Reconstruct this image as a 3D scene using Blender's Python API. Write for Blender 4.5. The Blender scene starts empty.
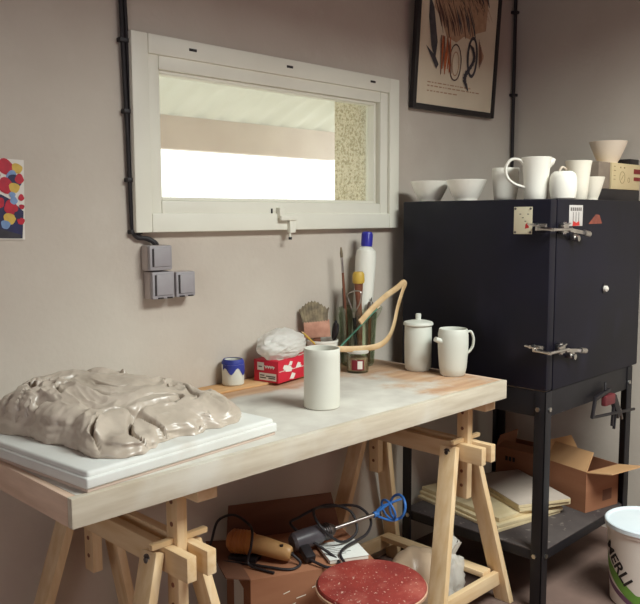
import bpy, bmesh, math, random
from mathutils import Vector, Matrix, noise
random.seed(7)
PI = math.pi
scn = bpy.context.scene
COL = scn.collection

# ------------------------------------------------------------------ helpers
class B:
    """collects shapes; build() links them as ONE mesh object"""
    def __init__(s): s.bm = bmesh.new()
    def _add(s, t, mi=0):
        for f in t.faces: f.material_index = mi
        me = bpy.data.meshes.new('tmp'); t.to_mesh(me); t.free()
        s.bm.from_mesh(me); bpy.data.meshes.remove(me)
    def box(s, x0, x1, y0, y1, z0, z1, bev=0.0, mi=0, mat=None, seg=2):
        t = bmesh.new()
        bmesh.ops.create_cube(t, size=1.0)
        for v in t.verts:
            v.co = Vector(((x0+x1)/2+v.co.x*(x1-x0), (y0+y1)/2+v.co.y*(y1-y0), (z0+z1)/2+v.co.z*(z1-z0)))
        if bev: bmesh.ops.bevel(t, geom=list(t.edges), offset=bev, segments=seg, profile=.6, affect='EDGES')
        if mat: bmesh.ops.transform(t, matrix=mat, verts=t.verts)
        s._add(t, mi); return s
    def bar(s, p, q, w, d, up=(0,1,0), bev=0.0, mi=0):
        """rectangular bar from p to q; w across, d along 'up'"""
        p = Vector(p); q = Vector(q); z = (q-p).normalized(); u = Vector(up)
        y = (u - z*u.dot(z)).normalized(); x = y.cross(z)
        L = (q-p).length
        m = Matrix((( x.x,y.x,z.x,p.x),(x.y,y.y,z.y,p.y),(x.z,y.z,z.z,p.z),(0,0,0,1)))
        return s.box(-w/2, w/2, -d/2, d/2, 0, L, bev, mi, m)
    def prism(s, pts, z0, z1, bev=0.0, mi=0, mat=None):
        t = bmesh.new()
        a = [t.verts.new((x,y,z0)) for x,y in pts]; b = [t.verts.new((x,y,z1)) for x,y in pts]
        n = len(pts)
        t.faces.new(a[::-1]); t.faces.new(b)
        for i in range(n): t.faces.new((a[i],a[(i+1)%n],b[(i+1)%n],b[i]))
        bmesh.ops.recalc_face_normals(t, faces=t.faces)
        if bev: bmesh.ops.bevel(t, geom=list(t.edges), offset=bev, segments=2, profile=.6, affect='EDGES')
        if mat: bmesh.ops.transform(t, matrix=mat, verts=t.verts)
        s._add(t, mi); return s
    def lathe(s, prof, n=36, mi=0, mat=None, wob=0.0):
        t = bmesh.new(); rings = []
        for r, z in prof:
            if r < 1e-6: rings.append([t.verts.new((0,0,z))])
            else:
                rings.append([t.verts.new((r*(1+wob*math.sin(2*a+z*20))*math.cos(a), r*(1+wob*math.cos(3*a))*math.sin(a), z)) for a in (2*PI*i/n for i in range(n))])
        for A, C in zip(rings, rings[1:]):
            for i in range(n):
                j = (i+1) % n
                if len(A) == 1 and len(C) == 1: break
                if len(A) == 1: t.faces.new((A[0], C[i], C[j]))
                elif len(C) == 1: t.faces.new((A[i], C[0], A[j]))
                else: t.faces.new((A[i], A[j], C[j], C[i]))
        bmesh.ops.recalc_face_normals(t, faces=t.faces)
        if mat: bmesh.ops.transform(t, matrix=mat, verts=t.verts)
        s._add(t, mi); return s
    def cyl(s, p, q, r0, r1=None, n=16, mi=0):
        r1 = r0 if r1 is None else r1
        p = Vector(p); q = Vector(q); L = (q-p).length
        m = Matrix.Translation(p) @ (q-p).to_track_quat('Z','Y').to_matrix().to_4x4()
        return s.lathe([(0,0),(r0,0),(r1,L),(0,L)], n, mi, m)
    def tube(s, pts, r, n=8, mi=0, sub=6, w=None, up=(0,0,1), closed=False):
        """smooth tube through pts; w = other half-width of an elliptical section"""
        P = [Vector(p) for p in pts]; out = []
        m = len(P)
        rr = r if isinstance(r,(list,tuple)) else [r]*m
        rng = range(m) if closed else range(m-1)
        rad = []
        for i in rng:
            if closed: a,b,c,d = P[i-1],P[i],P[(i+1)%m],P[(i+2)%m]; ra,rb = rr[i],rr[(i+1)%m]
            else: a,b,c,d = P[max(i-1,0)],P[i],P[i+1],P[min(i+2,m-1)]; ra,rb = rr[i],rr[i+1]
            for k in range(sub):
                u = k/sub
                out.append(.5*((2*b)+(-a+c)*u+(2*a-5*b+4*c-d)*u*u+(-a+3*b-3*c+d)*u**3)); rad.append(ra+(rb-ra)*u)
        if not closed: out.append(P[-1]); rad.append(rr[-1])
        t = bmesh.new(); rings = []; N = len(out); prev = None
        for i, p in enumerate(out):
            if closed: T = (out[(i+1)%N]-out[i-1])
            else: T = out[min(i+1,N-1)]-out[max(i-1,0)]
            if T.length < 1e-9: T = Vector((0,0,1))
            T.normalize()
            if prev is None:
                u = Vector(up)
                if abs(u.dot(T)) > .95: u = Vector((1,0,0))
            else: u = prev
            u = (u-T*u.dot(T))
            if u.length < 1e-6: u = T.orthogonal()
            u.normalize(); prev = u; v = T.cross(u)
            ww = rad[i] if w is None else w*(rad[i]/rr[0])
            rings.append([t.verts.new(p+u*math.cos(2*PI*k/n)*rad[i]+v*math.sin(2*PI*k/n)*ww) for k in range(n)])
        for A, C in (zip(rings, rings[1:]+rings[:1]) if closed else zip(rings, rings[1:])):
            for k in range(n): t.faces.new((A[k],A[(k+1)%n],C[(k+1)%n],C[k]))
        if not closed:
            t.faces.new(rings[0][::-1]); t.faces.new(rings[-1])
        bmesh.ops.recalc_face_normals(t, faces=t.faces)
        s._add(t, mi); return s
    def blob(s, c, size, sub=3, amp=.15, freq=3.0, seed=0, mi=0, mat=None, flat=None, ridge=0.0):
        t = bmesh.new(); bmesh.ops.create_icosphere(t, subdivisions=sub, radius=1.0)
        o = Vector((seed*3.1, seed*1.7, seed*.9))
        for v in t.verts:
            d = v.co.normalized()
            k = 1+amp*noise.noise(d*freq+o)+amp*.5*noise.noise(d*freq*2.3+o)
            if ridge: k += ridge*(1-2*abs(noise.noise(d*freq*2+o*2)))-ridge*.5*abs(noise.noise(d*freq*5+o))
            p = d*k; p = Vector((p.x*size[0], p.y*size[1], p.z*size[2]))
            if flat is not None and p.z < flat: p.z = flat+(p.z-flat)*.02
            v.co = p
        m = Matrix.Translation(Vector(c)) @ (mat or Matrix.Identity(4))
        bmesh.ops.transform(t, matrix=m, verts=t.verts)
        s._add(t, mi); return s
    def face(s, pts, mi=0):
        t = bmesh.new(); t.faces.new([t.verts.new(p) for p in pts]); s._add(t, mi); return s
    def sheet(s, fn, nu, nv, th=0.0, mi=0):
        """surface fn(u,v) with thickness along its normal"""
        t = bmesh.new(); g = [[t.verts.new(fn(i/nu, j/nv)) for j in range(nv+1)] for i in range(nu+1)]
        for i in range(nu):
            for j in range(nv): t.faces.new((g[i][j],g[i+1][j],g[i+1][j+1],g[i][j+1]))
        bmesh.ops.recalc_face_normals(t, faces=t.faces)
        if th: bmesh.ops.solidify(t, geom=list(t.faces), thickness=th)
        s._add(t, mi); return s
    def build(s, name, mats, parent=None, ang=38, loc=None, rot=None):
        me = bpy.data.meshes.new(name); s.bm.to_mesh(me); s.bm.free()
        for m in (mats if isinstance(mats,(list,tuple)) else [mats]): me.materials.append(m)
        me.shade_smooth(); me.set_sharp_from_angle(angle=math.radians(ang))
        o = bpy.data.objects.new(name, me); COL.objects.link(o)
        if parent: o.parent = parent
        if loc: o.location = loc
        if rot: o.rotation_euler = rot
        return o

def tag(o, label, cat, group=None, kind=None):
    o['label'] = label; o['category'] = cat
    if group: o['group'] = group
    if kind: o['kind'] = kind
    return o
def thing(name, label, cat, loc=(0,0,0), rotz=0, group=None, rot=None):
    o = bpy.data.objects.new(name, None); COL.objects.link(o)
    o.empty_display_size = .05
    o.location = loc; o.rotation_euler = rot or (0,0,rotz)
    return tag(o, label, cat, group)
def struct(o):
    o['kind'] = 'structure'; return o
def copy_tree(o, parent=None):
    c = o.copy(); COL.objects.link(c)
    if parent: c.parent = parent
    for ch in list(o.children): copy_tree(ch, c)
    return c

# ------------------------------------------------------------------ materials
def lin(c): return tuple(((v/255)/12.92 if v/255 <= .04045 else ((v/255+.055)/1.055)**2.4) for v in c)+(1,)
def mat(name, c, rough=.6, c2=None, scale=8, detail=6, metal=0, bump=0, bscale=None, stretch=(1,1,1), lo=.35, hi=.65, spec=.5, sss=0, coat=0, bdist=.002, rot=(0,0,0)):
    m = bpy.data.materials.new(name); m.use_nodes = True
    nt = m.node_tree; b = nt.nodes['Principled BSDF']; L = nt.links
    b.inputs['Roughness'].default_value = rough; b.inputs['Metallic'].default_value = metal
    b.inputs['Specular IOR Level'].default_value = spec
    if coat: b.inputs['Coat Weight'].default_value = coat; b.inputs['Coat Roughness'].default_value = .25
    if sss: b.inputs['Subsurface Weight'].default_value = sss; b.inputs['Subsurface Radius'].default_value = (.01,.008,.006)
    tc = nt.nodes.new('ShaderNodeTexCoord'); mp = nt.nodes.new('ShaderNodeMapping')
    mp.inputs['Scale'].default_value = stretch; mp.inputs['Rotation'].default_value = rot
    L.new(tc.outputs['Object'], mp.inputs['Vector'])
    b.inputs['Base Color'].default_value = lin(c)
    n = nt.nodes.new('ShaderNodeTexNoise'); n.inputs['Scale'].default_value = scale; n.inputs['Detail'].default_value = detail
    L.new(mp.outputs['Vector'], n.inputs['Vector'])
    r = nt.nodes.new('ShaderNodeValToRGB'); r.name = 'ramp'
    r.color_ramp.elements[0].position = lo; r.color_ramp.elements[1].position = hi
    r.color_ramp.elements[0].color = lin(c); r.color_ramp.elements[1].color = lin(c2 or tuple(max(0,v*.9) for v in c))
    L.new(n.outputs['Fac'], r.inputs['Fac']); L.new(r.outputs['Color'], b.inputs['Base Color'])
    if bump:
        n2 = nt.nodes.new('ShaderNodeTexNoise'); n2.inputs['Scale'].default_value = bscale or scale*6; n2.inputs['Detail'].default_value = 6
        L.new(mp.outputs['Vector'], n2.inputs['Vector'])
        bp = nt.nodes.new('ShaderNodeBump'); bp.inputs['Strength'].default_value = bump; bp.inputs['Distance'].default_value = bdist
        L.new(n2.outputs['Fac'], bp.inputs['Height']); L.new(bp.outputs['Normal'], b.inputs['Normal'])
    return m
def overlay(m, c, scale, lo, hi, detail=4, stretch=(1,1,1), fac=1.0, offset=(0,0,0)):
    """adds a second colour layer (patches of dust, wear, spatter) on top of a material"""
    nt = m.node_tree; L = nt.links; b = nt.nodes['Principled BSDF']
    src = b.inputs['Base Color'].links[0].from_socket
    tc = nt.nodes.new('ShaderNodeTexCoord'); mp = nt.nodes.new('ShaderNodeMapping'); mp.inputs['Scale'].default_value = stretch
    mp.inputs['Location'].default_value = offset
    L.new(tc.outputs['Object'], mp.inputs['Vector'])
    n = nt.nodes.new('ShaderNodeTexNoise'); n.inputs['Scale'].default_value = scale; n.inputs['Detail'].default_value = detail
    L.new(mp.outputs['Vector'], n.inputs['Vector'])
    mr = nt.nodes.new('ShaderNodeMapRange'); mr.inputs['From Min'].default_value = lo; mr.inputs['From Max'].default_value = hi
    mr.inputs['To Max'].default_value = fac
    L.new(n.outputs['Fac'], mr.inputs['Value'])
    mx = nt.nodes.new('ShaderNodeMix'); mx.data_type = 'RGBA'
    L.new(mr.outputs['Result'], mx.inputs[0]); L.new(src, mx.inputs[6]); mx.inputs[7].default_value = lin(c)
    L.new(mx.outputs[2], b.inputs['Base Color'])
    return m
def plastic_film(name, c, alpha=.5, rough=.3):
    m = bpy.data.materials.new(name); m.use_nodes = True; nt = m.node_tree; L = nt.links
    b = nt.nodes['Principled BSDF']; b.inputs['Base Color'].default_value = lin(c); b.inputs['Roughness'].default_value = rough
    out = nt.nodes['Material Output']
    tr = nt.nodes.new('ShaderNodeBsdfTransparent'); tl = nt.nodes.new('ShaderNodeBsdfTranslucent'); tl.inputs['Color'].default_value = lin(c)
    m1 = nt.nodes.new('ShaderNodeMixShader'); m1.inputs[0].default_value = .35
    L.new(b.outputs[0], m1.inputs[1]); L.new(tl.outputs[0], m1.inputs[2])
    m2 = nt.nodes.new('ShaderNodeMixShader'); m2.inputs[0].default_value = alpha
    L.new(tr.outputs[0], m2.inputs[1]); L.new(m1.outputs[0], m2.inputs[2]); L.new(m2.outputs[0], out.inputs['Surface'])
    n2 = nt.nodes.new('ShaderNodeTexNoise'); n2.inputs['Scale'].default_value = 35; n2.inputs['Detail'].default_value = 5
    n2.inputs['Distortion'].default_value = 1.5
    bp = nt.nodes.new('ShaderNodeBump'); bp.inputs['Strength'].default_value = .35; bp.inputs['Distance'].default_value = .006
    L.new(n2.outputs['Fac'], bp.inputs['Height']); L.new(bp.outputs['Normal'], b.inputs['Normal'])
    return m
def glass_pane(name, tint=(245,248,245), gloss=.08, rough=.02):
    m = bpy.data.materials.new(name); m.use_nodes = True; nt = m.node_tree; L = nt.links
    nt.nodes.remove(nt.nodes['Principled BSDF']); out = nt.nodes['Material Output']
    tr = nt.nodes.new('ShaderNodeBsdfTransparent'); tr.inputs['Color'].default_value = lin(tint)
    gl = nt.nodes.new('ShaderNodeBsdfGlossy'); gl.inputs['Roughness'].default_value = rough
    lw = nt.nodes.new('ShaderNodeLayerWeight'); lw.inputs['Blend'].default_value = .25
    mr = nt.nodes.new('ShaderNodeMapRange'); mr.inputs['To Min'].default_value = gloss*.4; mr.inputs['To Max'].default_value = min(1,gloss*6)
    L.new(lw.outputs['Fresnel'], mr.inputs['Value'])
    mx = nt.nodes.new('ShaderNodeMixShader'); L.new(mr.outputs['Result'], mx.inputs[0]); L.new(tr.outputs[0], mx.inputs[1]); L.new(gl.outputs[0], mx.inputs[2])
    L.new(mx.outputs[0], out.inputs['Surface'])
    return m

M = {}
M['wall'] = mat('wall_plaster', (208,199,187), .92, (194,182,170), 2.2, 8, bump=.35, bscale=60, lo=.3, hi=.75, spec=.2, bdist=.003)
overlay(M['wall'], (164,140,130), 1.3, .54, .8, 6, fac=.55)
overlay(M['wall'], (212,204,194), 9, .62, .75, 5, fac=.35)
M['floor'] = mat('floor_concrete', (132,108,98), .85, (106,86,79), 3, 8, bump=.3, bscale=40, spec=.25)
overlay(M['floor'], (172,154,140), 6, .58, .72, 6, fac=.5)
M['ceiling'] = mat('unseen_ceiling_tint', (84,50,56), .9, (72,44,50), 3)  # unseen ceiling and shaft, dark reddish to tint the bounced light
M['wall2'] = mat('unseen_wall_tint', (92,56,62), .9, (78,48,54), 3)  # unseen walls, dark reddish to tint the bounce and deepen shadows
M['winwhite'] = mat('window_paint', (240,238,224), .45, (234,231,217), 4, spec=.4)
M['dark'] = mat('dark_gap', (46,40,40), .7)
M['pane'] = glass_pane('window_glass')
M['rough'] = mat('roughcast_render', (230,222,196), .95, (178,168,136), 90, 3, bump=1, bscale=90, lo=.45, hi=.62, bdist=.01)
M['beam'] = mat('beam_paint', (236,224,220), .7, (226,212,208), 5)
M['ground_out'] = mat('pale_gravel', (225,220,210), .95, (205,200,190), 12)
M['cable'] = mat('black_cable_rubber', (40,34,38), .55, (30,26,30), 20)
M['greybox'] = mat('grey_plastic', (166,161,164), .42, (156,150,154), 12, spec=.5)
M['greybox2'] = mat('grey_plastic_base', (192,180,174), .5, (180,168,162), 12)
M['pine'] = mat('pine_wood', (232,206,168), .55, (214,180,134), 3, 6, stretch=(14,14,1.6), bump=.12, bscale=14, lo=.3, hi=.7, spec=.35)
M['pine_y'] = mat('pine_wood_lengthwise', (232,206,168), .55, (214,180,134), 3, 6, stretch=(14,1.6,14), bump=.12, bscale=14, lo=.3, hi=.7, spec=.35)
M['pine_x'] = mat('pine_wood_crosswise', (232,206,168), .55, (214,180,134), 3, 6, stretch=(1.6,14,14), bump=.12, bscale=14, lo=.3, hi=.7, spec=.35)
M['steel'] = mat('bright_steel', (200,196,192), .28, (180,176,172), 20, metal=1)
M['steel_dull'] = mat('dull_steel', (130,124,124), .4, (100,94,94), 30, metal=1)
# table top: wood veneer, plaster dust over the working middle
M['tabletop'] = mat('table_veneer', (202,168,136), .6, (182,142,112), 3, 6, stretch=(1.4,12,12), bump=.08, bscale=20, spec=.3)
def dust(m):
    nt = m.node_tree; L = nt.links; b = nt.nodes['Principled BSDF']; src = b.inputs['Base Color'].links[0].from_socket
    tc = nt.nodes.new('ShaderNodeTexCoord'); sep = nt.nodes.new('ShaderNodeSeparateXYZ'); L.new(tc.outputs['Object'], sep.inputs[0])
    def mr(sock, a, c, t0=0, t1=1):
        q = nt.nodes.new('ShaderNodeMapRange'); q.interpolation_type = 'SMOOTHSTEP'
        for k, v in (('From Min',a),('From Max',c),('To Min',t0),('To Max',t1)): q.inputs[k].default_value = v
        L.new(sock, q.inputs['Value']); return q.outputs['Result']
    def op(o, a, c):
        q = nt.nodes.new('ShaderNodeMath'); q.operation = o; q.use_clamp = False
        for i, v in enumerate((a, c)):
            if isinstance(v, (int,float)): q.inputs[i].default_value = v
            else: L.new(v, q.inputs[i])
        return q.outputs[0]
    n = nt.nodes.new('ShaderNodeTexNoise'); n.inputs['Scale'].default_value = 5; n.inputs['Detail'].default_value = 9; n.inputs['Roughness'].default_value = .65
    L.new(tc.outputs['Object'], n.inputs['Vector'])
    back = mr(sep.outputs['Y'], .36, .56, 1, 0)      # dust thins towards the wall
    right = mr(sep.outputs['X'], 1.02, 1.42, 1, .42)  # and towards the far end
    v = op('MULTIPLY', back, right)
    v = op('ADD', v, op('MULTIPLY', op('SUBTRACT', n.outputs['Fac'], .5), 1.9))
    f = mr(v, .28, .72, 0, .93)
    mx = nt.nodes.new('ShaderNodeMix'); mx.data_type = 'RGBA'; L.new(f, mx.inputs[0]); L.new(src, mx.inputs[6])
    n3 = nt.nodes.new('ShaderNodeTexNoise'); n3.inputs['Scale'].default_value = 9; n3.inputs['Detail'].default_value = 7; L.new(tc.outputs['Object'], n3.inputs['Vector'])
    cr = nt.nodes.new('ShaderNodeValToRGB'); cr.color_ramp.elements[0].position = .35; cr.color_ramp.elements[1].position = .65
    cr.color_ramp.elements[0].color = lin((190,186,178)); cr.color_ramp.elements[1].color = lin((212,210,201)); L.new(n3.outputs['Fac'], cr.inputs[0])
    L.new(cr.outputs[0], mx.inputs[7]); L.new(mx.outputs[2], b.inputs['Base Color'])
dust(M['tabletop'])
M['edge'] = mat('table_edge_wood', (206,196,178), .7, (188,175,155), 3, 6, stretch=(1.6,14,14), bump=.15, bscale=14, spec=.25)
overlay(M['edge'], (212,208,198), 5, .48, .68, 8, fac=.7)
M['edge_y'] = mat('table_end_wood', (222,194,172), .7, (202,172,150), 3, 6, stretch=(14,1.6,14), bump=.15, bscale=14, spec=.25)
M['batten'] = mat('batten_wood', (222,180,132), .6, (200,152,104), 3, 6, stretch=(1.4,14,14), spec=.3)
M['plaster'] = mat('white_plaster', (226,227,223), .6, (212,211,205), 4, 6, bump=.1, bscale=30, spec=.35)
overlay(M['plaster'], (196,184,170), 6, .62, .74, 6, fac=.5)
M['cardedge'] = mat('brown_board', (206,186,172), .8, (190,168,154), 6)
M['clay'] = mat('wet_clay', (200,186,171), .40, (182,168,152), 9, 7, bump=.4, bscale=45, spec=.5, coat=.45, bdist=.003)
M['bisque'] = mat('white_bisque', (218,217,206), .6, (210,208,196), 6, 4, spec=.35)
M['porcelain'] = mat('white_slip', (212,213,203), .5, (205,205,194), 5, 4, spec=.4)
M['bisque_lit'] = mat('white_bisque_lit', (247,243,232), .5, (242,237,225), 5, 4, spec=.4)  # kiln-top white, lightened in colour to make up for dim light there
M['cream'] = mat('cream_bisque', (243,236,220), .65, (237,229,211), 6)
M['pinkish'] = mat('buff_bisque', (242,226,206), .65, (234,216,196), 6)
M['kiln'] = mat('kiln_black_paint', (19,17,33), .5, (14,13,24), 4, 6, bump=.08, bscale=20, spec=.3)
overlay(M['kiln'], (36,34,52), 6, .6, .78, 7, fac=.5, stretch=(1,1,.5))
M['stand'] = mat('stand_black_steel', (28,26,31), .5, (22,20,24), 10, spec=.4)
M['shelf'] = mat('shelf_dusty_steel', (84,76,74), .7, (66,58,58), 7, 6, spec=.3)
overlay(M['shelf'], (150,138,130), 30, .63, .72, 4, fac=.5)
M['plate'] = mat('cream_label', (226,218,190), .5, (216,206,178), 10)
M['tagw'] = mat('grey_white_label', (206,200,196), .5, (194,188,184), 10)
M['red'] = mat('red_ink', (200,48,44), .5, (184,40,40), 20)
M['darkred'] = mat('dark_red_ink', (140,34,34), .5, (124,28,30), 20)
M['jaw'] = mat('dull_red_paint', (112,40,46), .5, (92,34,40), 20)
M['orange'] = mat('faded_orange', (150,76,58), .6, (110,58,50), 30)
M['ink'] = mat('grey_ink', (96,88,84), .7)
M['inkbrown'] = mat('faint_brown_ink', (168,142,104), .7)
M['beige'] = mat('beige_front_plate', (224,204,160), .5, (216,194,150), 8)
M['brick'] = mat('grey_brick', (150,134,118), .9, (138,122,108), 20, bump=.4)
M['card'] = mat('cardboard', (162,112,84), .85, (146,98,72), 3, 5, bump=.05, stretch=(1,1,5), spec=.2)
M['card_in'] = mat('cardboard_inner', (196,154,116), .85, (192,148,102), 3, 5, spec=.2)
M['card_dark'] = mat('dark_cardboard', (120,84,66), .88, (104,70,56), 3, 5, stretch=(1,1,5), spec=.15)
M['board'] = mat('pale_fibreboard', (222,204,166), .7, (208,188,148), 4, 5, stretch=(2,6,6))
M['board_top'] = mat('grey_board_face', (190,176,164), .75, (176,162,150), 5, 5)
M['label'] = mat('white_paper', (232,226,218), .7, (222,216,206), 8)
M['redcard'] = mat('red_card', (208,32,58), .5, (192,24,48), 6)
M['blue'] = mat('blue_ink', (38,52,150), .5, (28,36,110), 10)
M['bluecap'] = mat('blue_cap_plastic', (58,56,170), .35, (50,48,150), 10)
M['bottle'] = mat('white_bottle_plastic', (238,236,226), .38, (230,228,216), 5)
M['lidclear'] = plastic_film('cloudy_plastic', (246,246,240), .93)
M['bag'] = plastic_film('clear_plastic_bag', (244,240,232), .72)
M['claybag'] = mat('bagged_clay', (196,172,146), .4, (178,152,128), 6, 5, bump=.4, bscale=25, coat=.35, spec=.5)
M['sponge'] = mat('sponge_pinkish', (206,156,134), .95, (180,128,108), 25, bump=.6, bscale=70)
M['sponge2'] = mat('bristles_olive', (148,134,108), .95, (110,98,82), 50, bump=.6, bscale=90)
M['black'] = mat('black_plastic', (34,30,34), .45, (28,24,28), 10)
M['green'] = mat('green_paint', (70,130,104), .45, (62,118,94), 10)
M['yellow'] = mat('yellow_paint', (212,176,74), .5, (196,160,66), 10)
M['toolwood'] = mat('brown_handle_wood', (138,84,60), .5, (112,66,48), 5, stretch=(8,8,2))
M['cane'] = mat('bent_cane', (220,190,148), .5, (198,162,116), 20, 5, spec=.4)
M['jam'] = mat('jar_contents', (180,150,128), .5, (150,110,92), 10)
M['maroon'] = mat('maroon_label', (128,30,44), .5, (112,26,38), 10)
M['glass'] = glass_pane('jug_glass', (245,249,242), .07, .05)
M['murky'] = mat('murky_water', (120,118,96), .4, (100,96,80), 8)
M['bluecloth'] = mat('blue_print', (52,64,160), .6, (36,46,124), 30)
M['redseat'] = mat('red_painted_seat', (152,60,52), .55, (128,48,44), 6, 6, spec=.4)
overlay(M['redseat'], (210,176,160), 120, .64, .70, 3, fac=.8)
overlay(M['redseat'], (196,120,104), 9, .55, .75, 6, fac=.5)
M['seatrim'] = mat('seat_rim_bare', (204,170,140), .6, (184,140,116), 20)
M['sander'] = mat('amber_plastic', (206,140,76), .42, (176,108,58), 14, 5)
M['sander2'] = mat('tan_plastic', (212,170,116), .42, (196,150,98), 10)
M['drillgrey'] = mat('grey_machine', (92,88,94), .4, (70,66,72), 14)
M['paddleblue'] = mat('blue_enamel', (58,120,196), .35, (44,96,168), 14)
M['bucket'] = mat('bucket_white', (226,218,208), .4, (216,206,196), 5)
M['bucketlid'] = mat('bucket_lid', (222,230,234), .4, (212,222,228), 6)
M['bgreen'] = mat('green_print', (112,160,66), .5, (96,142,56), 12)
M['bpurple'] = mat('purple_print', (120,84,110), .5, (104,72,96), 12)
M['textink'] = mat('black_print', (38,32,32), .6)
M['paper'] = mat('poster_paper', (230,215,190), .6, (220,204,178), 4)
M['paint_r'] = mat('crimson_paint', (196,24,52), .5, (170,16,44), 40)
M['paint_y'] = mat('ochre_paint', (222,186,84), .5, (204,166,70), 40)
M['paint_b'] = mat('navy_paint', (34,34,84), .5, (28,28,66), 40)
M['paint_lb'] = mat('sky_paint', (132,160,200), .5, (110,140,184), 40)
M['paint_k'] = mat('dark_grey_paint', (56,52,60), .5, (44,40,48), 40)
M['rust'] = mat('rust_wash', (138,98,76), .6, (112,78,64), 40)
M['umber'] = mat('umber_wash', (96,66,56), .6, (74,52,48), 40)
M['slate'] = mat('slate_wash', (78,72,76), .6, (60,56,62), 40)
M['sand'] = mat('sand_wash', (196,160,128), .6, (180,142,112), 40)
M['oranged'] = mat('orange_wash', (196,104,52), .6, (176,88,44), 40)
M['dgreyframe'] = mat('picture_frame_black', (34,28,30), .4, (28,22,26), 10)
M['roofsheet'] = mat('fibre_roof', (232,232,224), .8, (222,222,212), 4)
def translucent(m, f=.5):
    nt = m.node_tree; L = nt.links; b = nt.nodes['Principled BSDF']; out = nt.nodes['Material Output']
    tl = nt.nodes.new('ShaderNodeBsdfTranslucent'); tl.inputs['Color'].default_value = (.9,.9,.86,1)
    mx = nt.nodes.new('ShaderNodeMixShader'); mx.inputs[0].default_value = f
    L.new(b.outputs[0], mx.inputs[1]); L.new(tl.outputs[0], mx.inputs[2]); L.new(mx.outputs[0], out.inputs['Surface'])
translucent(M['roofsheet'], .4)

# ------------------------------------------------------------------ room shell
YW, XW = 2.02, 3.31          # inner faces of the window wall and of the kiln-side wall
XL, YF, ZC = -1.3, -1.0, 2.46
WX0, WX1, WZ0, WZ1 = 1.275, 2.42, 1.36, 1.878   # opening in the window wall
w = B()
w.box(XL-.2, WX0, YW, YW+.09, 0, ZC); w.box(WX1, XW+.2, YW, YW+.09, 0, ZC)
w.box(WX0, WX1, YW, YW+.09, 0, WZ0); w.box(WX0, WX1, YW, YW+.09, WZ1, ZC)
struct(w.build('wall_back', M['wall']))
struct(B().box(XW, XW+.2, YF-.2, YW, 0, ZC).build('wall_right', M['wall']))
w = B(); w.box(XL-.1, XL, YF-.2, -.3, 0, ZC); w.box(XL-.1, XL, .6, YW, 0, ZC)   # unseen opening added for the side fill lamp
w.box(XL-.1, XL, -.3, .6, 0, .9); w.box(XL-.1, XL, -.3, .6, 1.75, ZC)
struct(w.build('wall_left', M['wall2']))
struct(B().box(XL-.2, XW+.2, YF-.2, YF, 0, ZC).build('wall_front', M['wall2']))
struct(B().box(XL-.2, XW+.2, YF-.2, YW+.09, -.1, 0).build('floor', M['floor']))
SX0, SX1, SY0, SY1, SH = 1.3, 2.6, -.7, .4, .27           # unseen rooflight opening, added to let the main lamp in
w = B(); w.box(XL-.2, SX0, YF-.2, YW+.2, ZC, ZC+.1); w.box(SX1, XW+.2, YF-.2, YW+.2, ZC, ZC+.1)
w.box(SX0, SX1, YF-.2, SY0, ZC, ZC+.1); w.box(SX0, SX1, SY1, YW+.2, ZC, ZC+.1)
struct(w.build('ceiling', M['ceiling']))
w = B(); w.box(SX0-.05, SX0, SY0-.05, SY1+.05, ZC+.1, ZC+SH); w.box(SX1, SX1+.05, SY0-.05, SY1+.05, ZC+.1, ZC+SH)
w.box(SX0, SX1, SY0-.05, SY0, ZC+.1, ZC+SH); w.box(SX0, SX1, SY1, SY1+.05, ZC+.1, ZC+SH)
struct(w.build('light_shaft', M['ceiling']))                # added shaft round the rooflight, keeps light off the upper walls

# ---- window
win = bpy.data.objects.new('window_1', None); COL.objects.link(win); struct(win)
def rectframe(b, x0, x1, z0, z1, wd, y0, y1, bev=.004, wr=None, mi=0):
    wr = wr or wd
    b.box(x0, x0+wd, y0, y1, z0, z1, bev, mi); b.box(x1-wr, x1, y0, y1, z0, z1, bev, mi)
    b.box(x0+wd, x1-wr, y0, y1, z1-wd, z1, bev, mi); b.box(x0+wd, x1-wr, y0, y1, z0, z0+wd, bev, mi)
b = B(); rectframe(b, 1.253, 2.442, 1.336, 1.904, .056, 1.988, 2.07, .005)
struct(b.build('frame', M['winwhite'], win))
b = B(); rectframe(b, 1.304, 2.383, 1.386, 1.852, .044, 1.996, 2.062, .006)
rectframe(b, 1.346, 2.324, 1.430, 1.808, .010, 2.006, 2.05, .003)
struct(b.build('sash', M['winwhite'], win))
struct(B().box(1.352, 2.320, 2.036, 2.041, 1.436, 1.802).build('glazing', M['pane'], win))
for x, z in ((1.465,1.877),(1.862,1.879),(2.285,1.879)):
    struct(B().box(x-.014, x+.014, 1.9865, 1.989, z-.004, z+.004, .001).build('vent_slot', M['dark'], win))
# casement latch at the bottom rail
b = B(); b.box(1.800, 1.822, 1.975, 1.998, 1.378, 1.412, .004); b.box(1.80,1.875,1.968,1.98,1.368,1.384,.004); b.box(1.845,1.872,1.974,1.992,1.326,1.376,.004)
b.cyl((1.85,1.982,1.335),(1.85,1.982,1.31),.004)
lt = b.build('latch', M['winwhite'], win); struct(lt)
b = B(); b.box(1.778,1.7805,1.990,1.9965,1.392,1.408); b.box(1.782,1.800,1.990,1.9965,1.387,1.3905); b.cyl((1.85,1.98,1.312),(1.85,1.98,1.303),.006)
struct(b.build('latch_pin', M['dark'], win))

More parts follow.
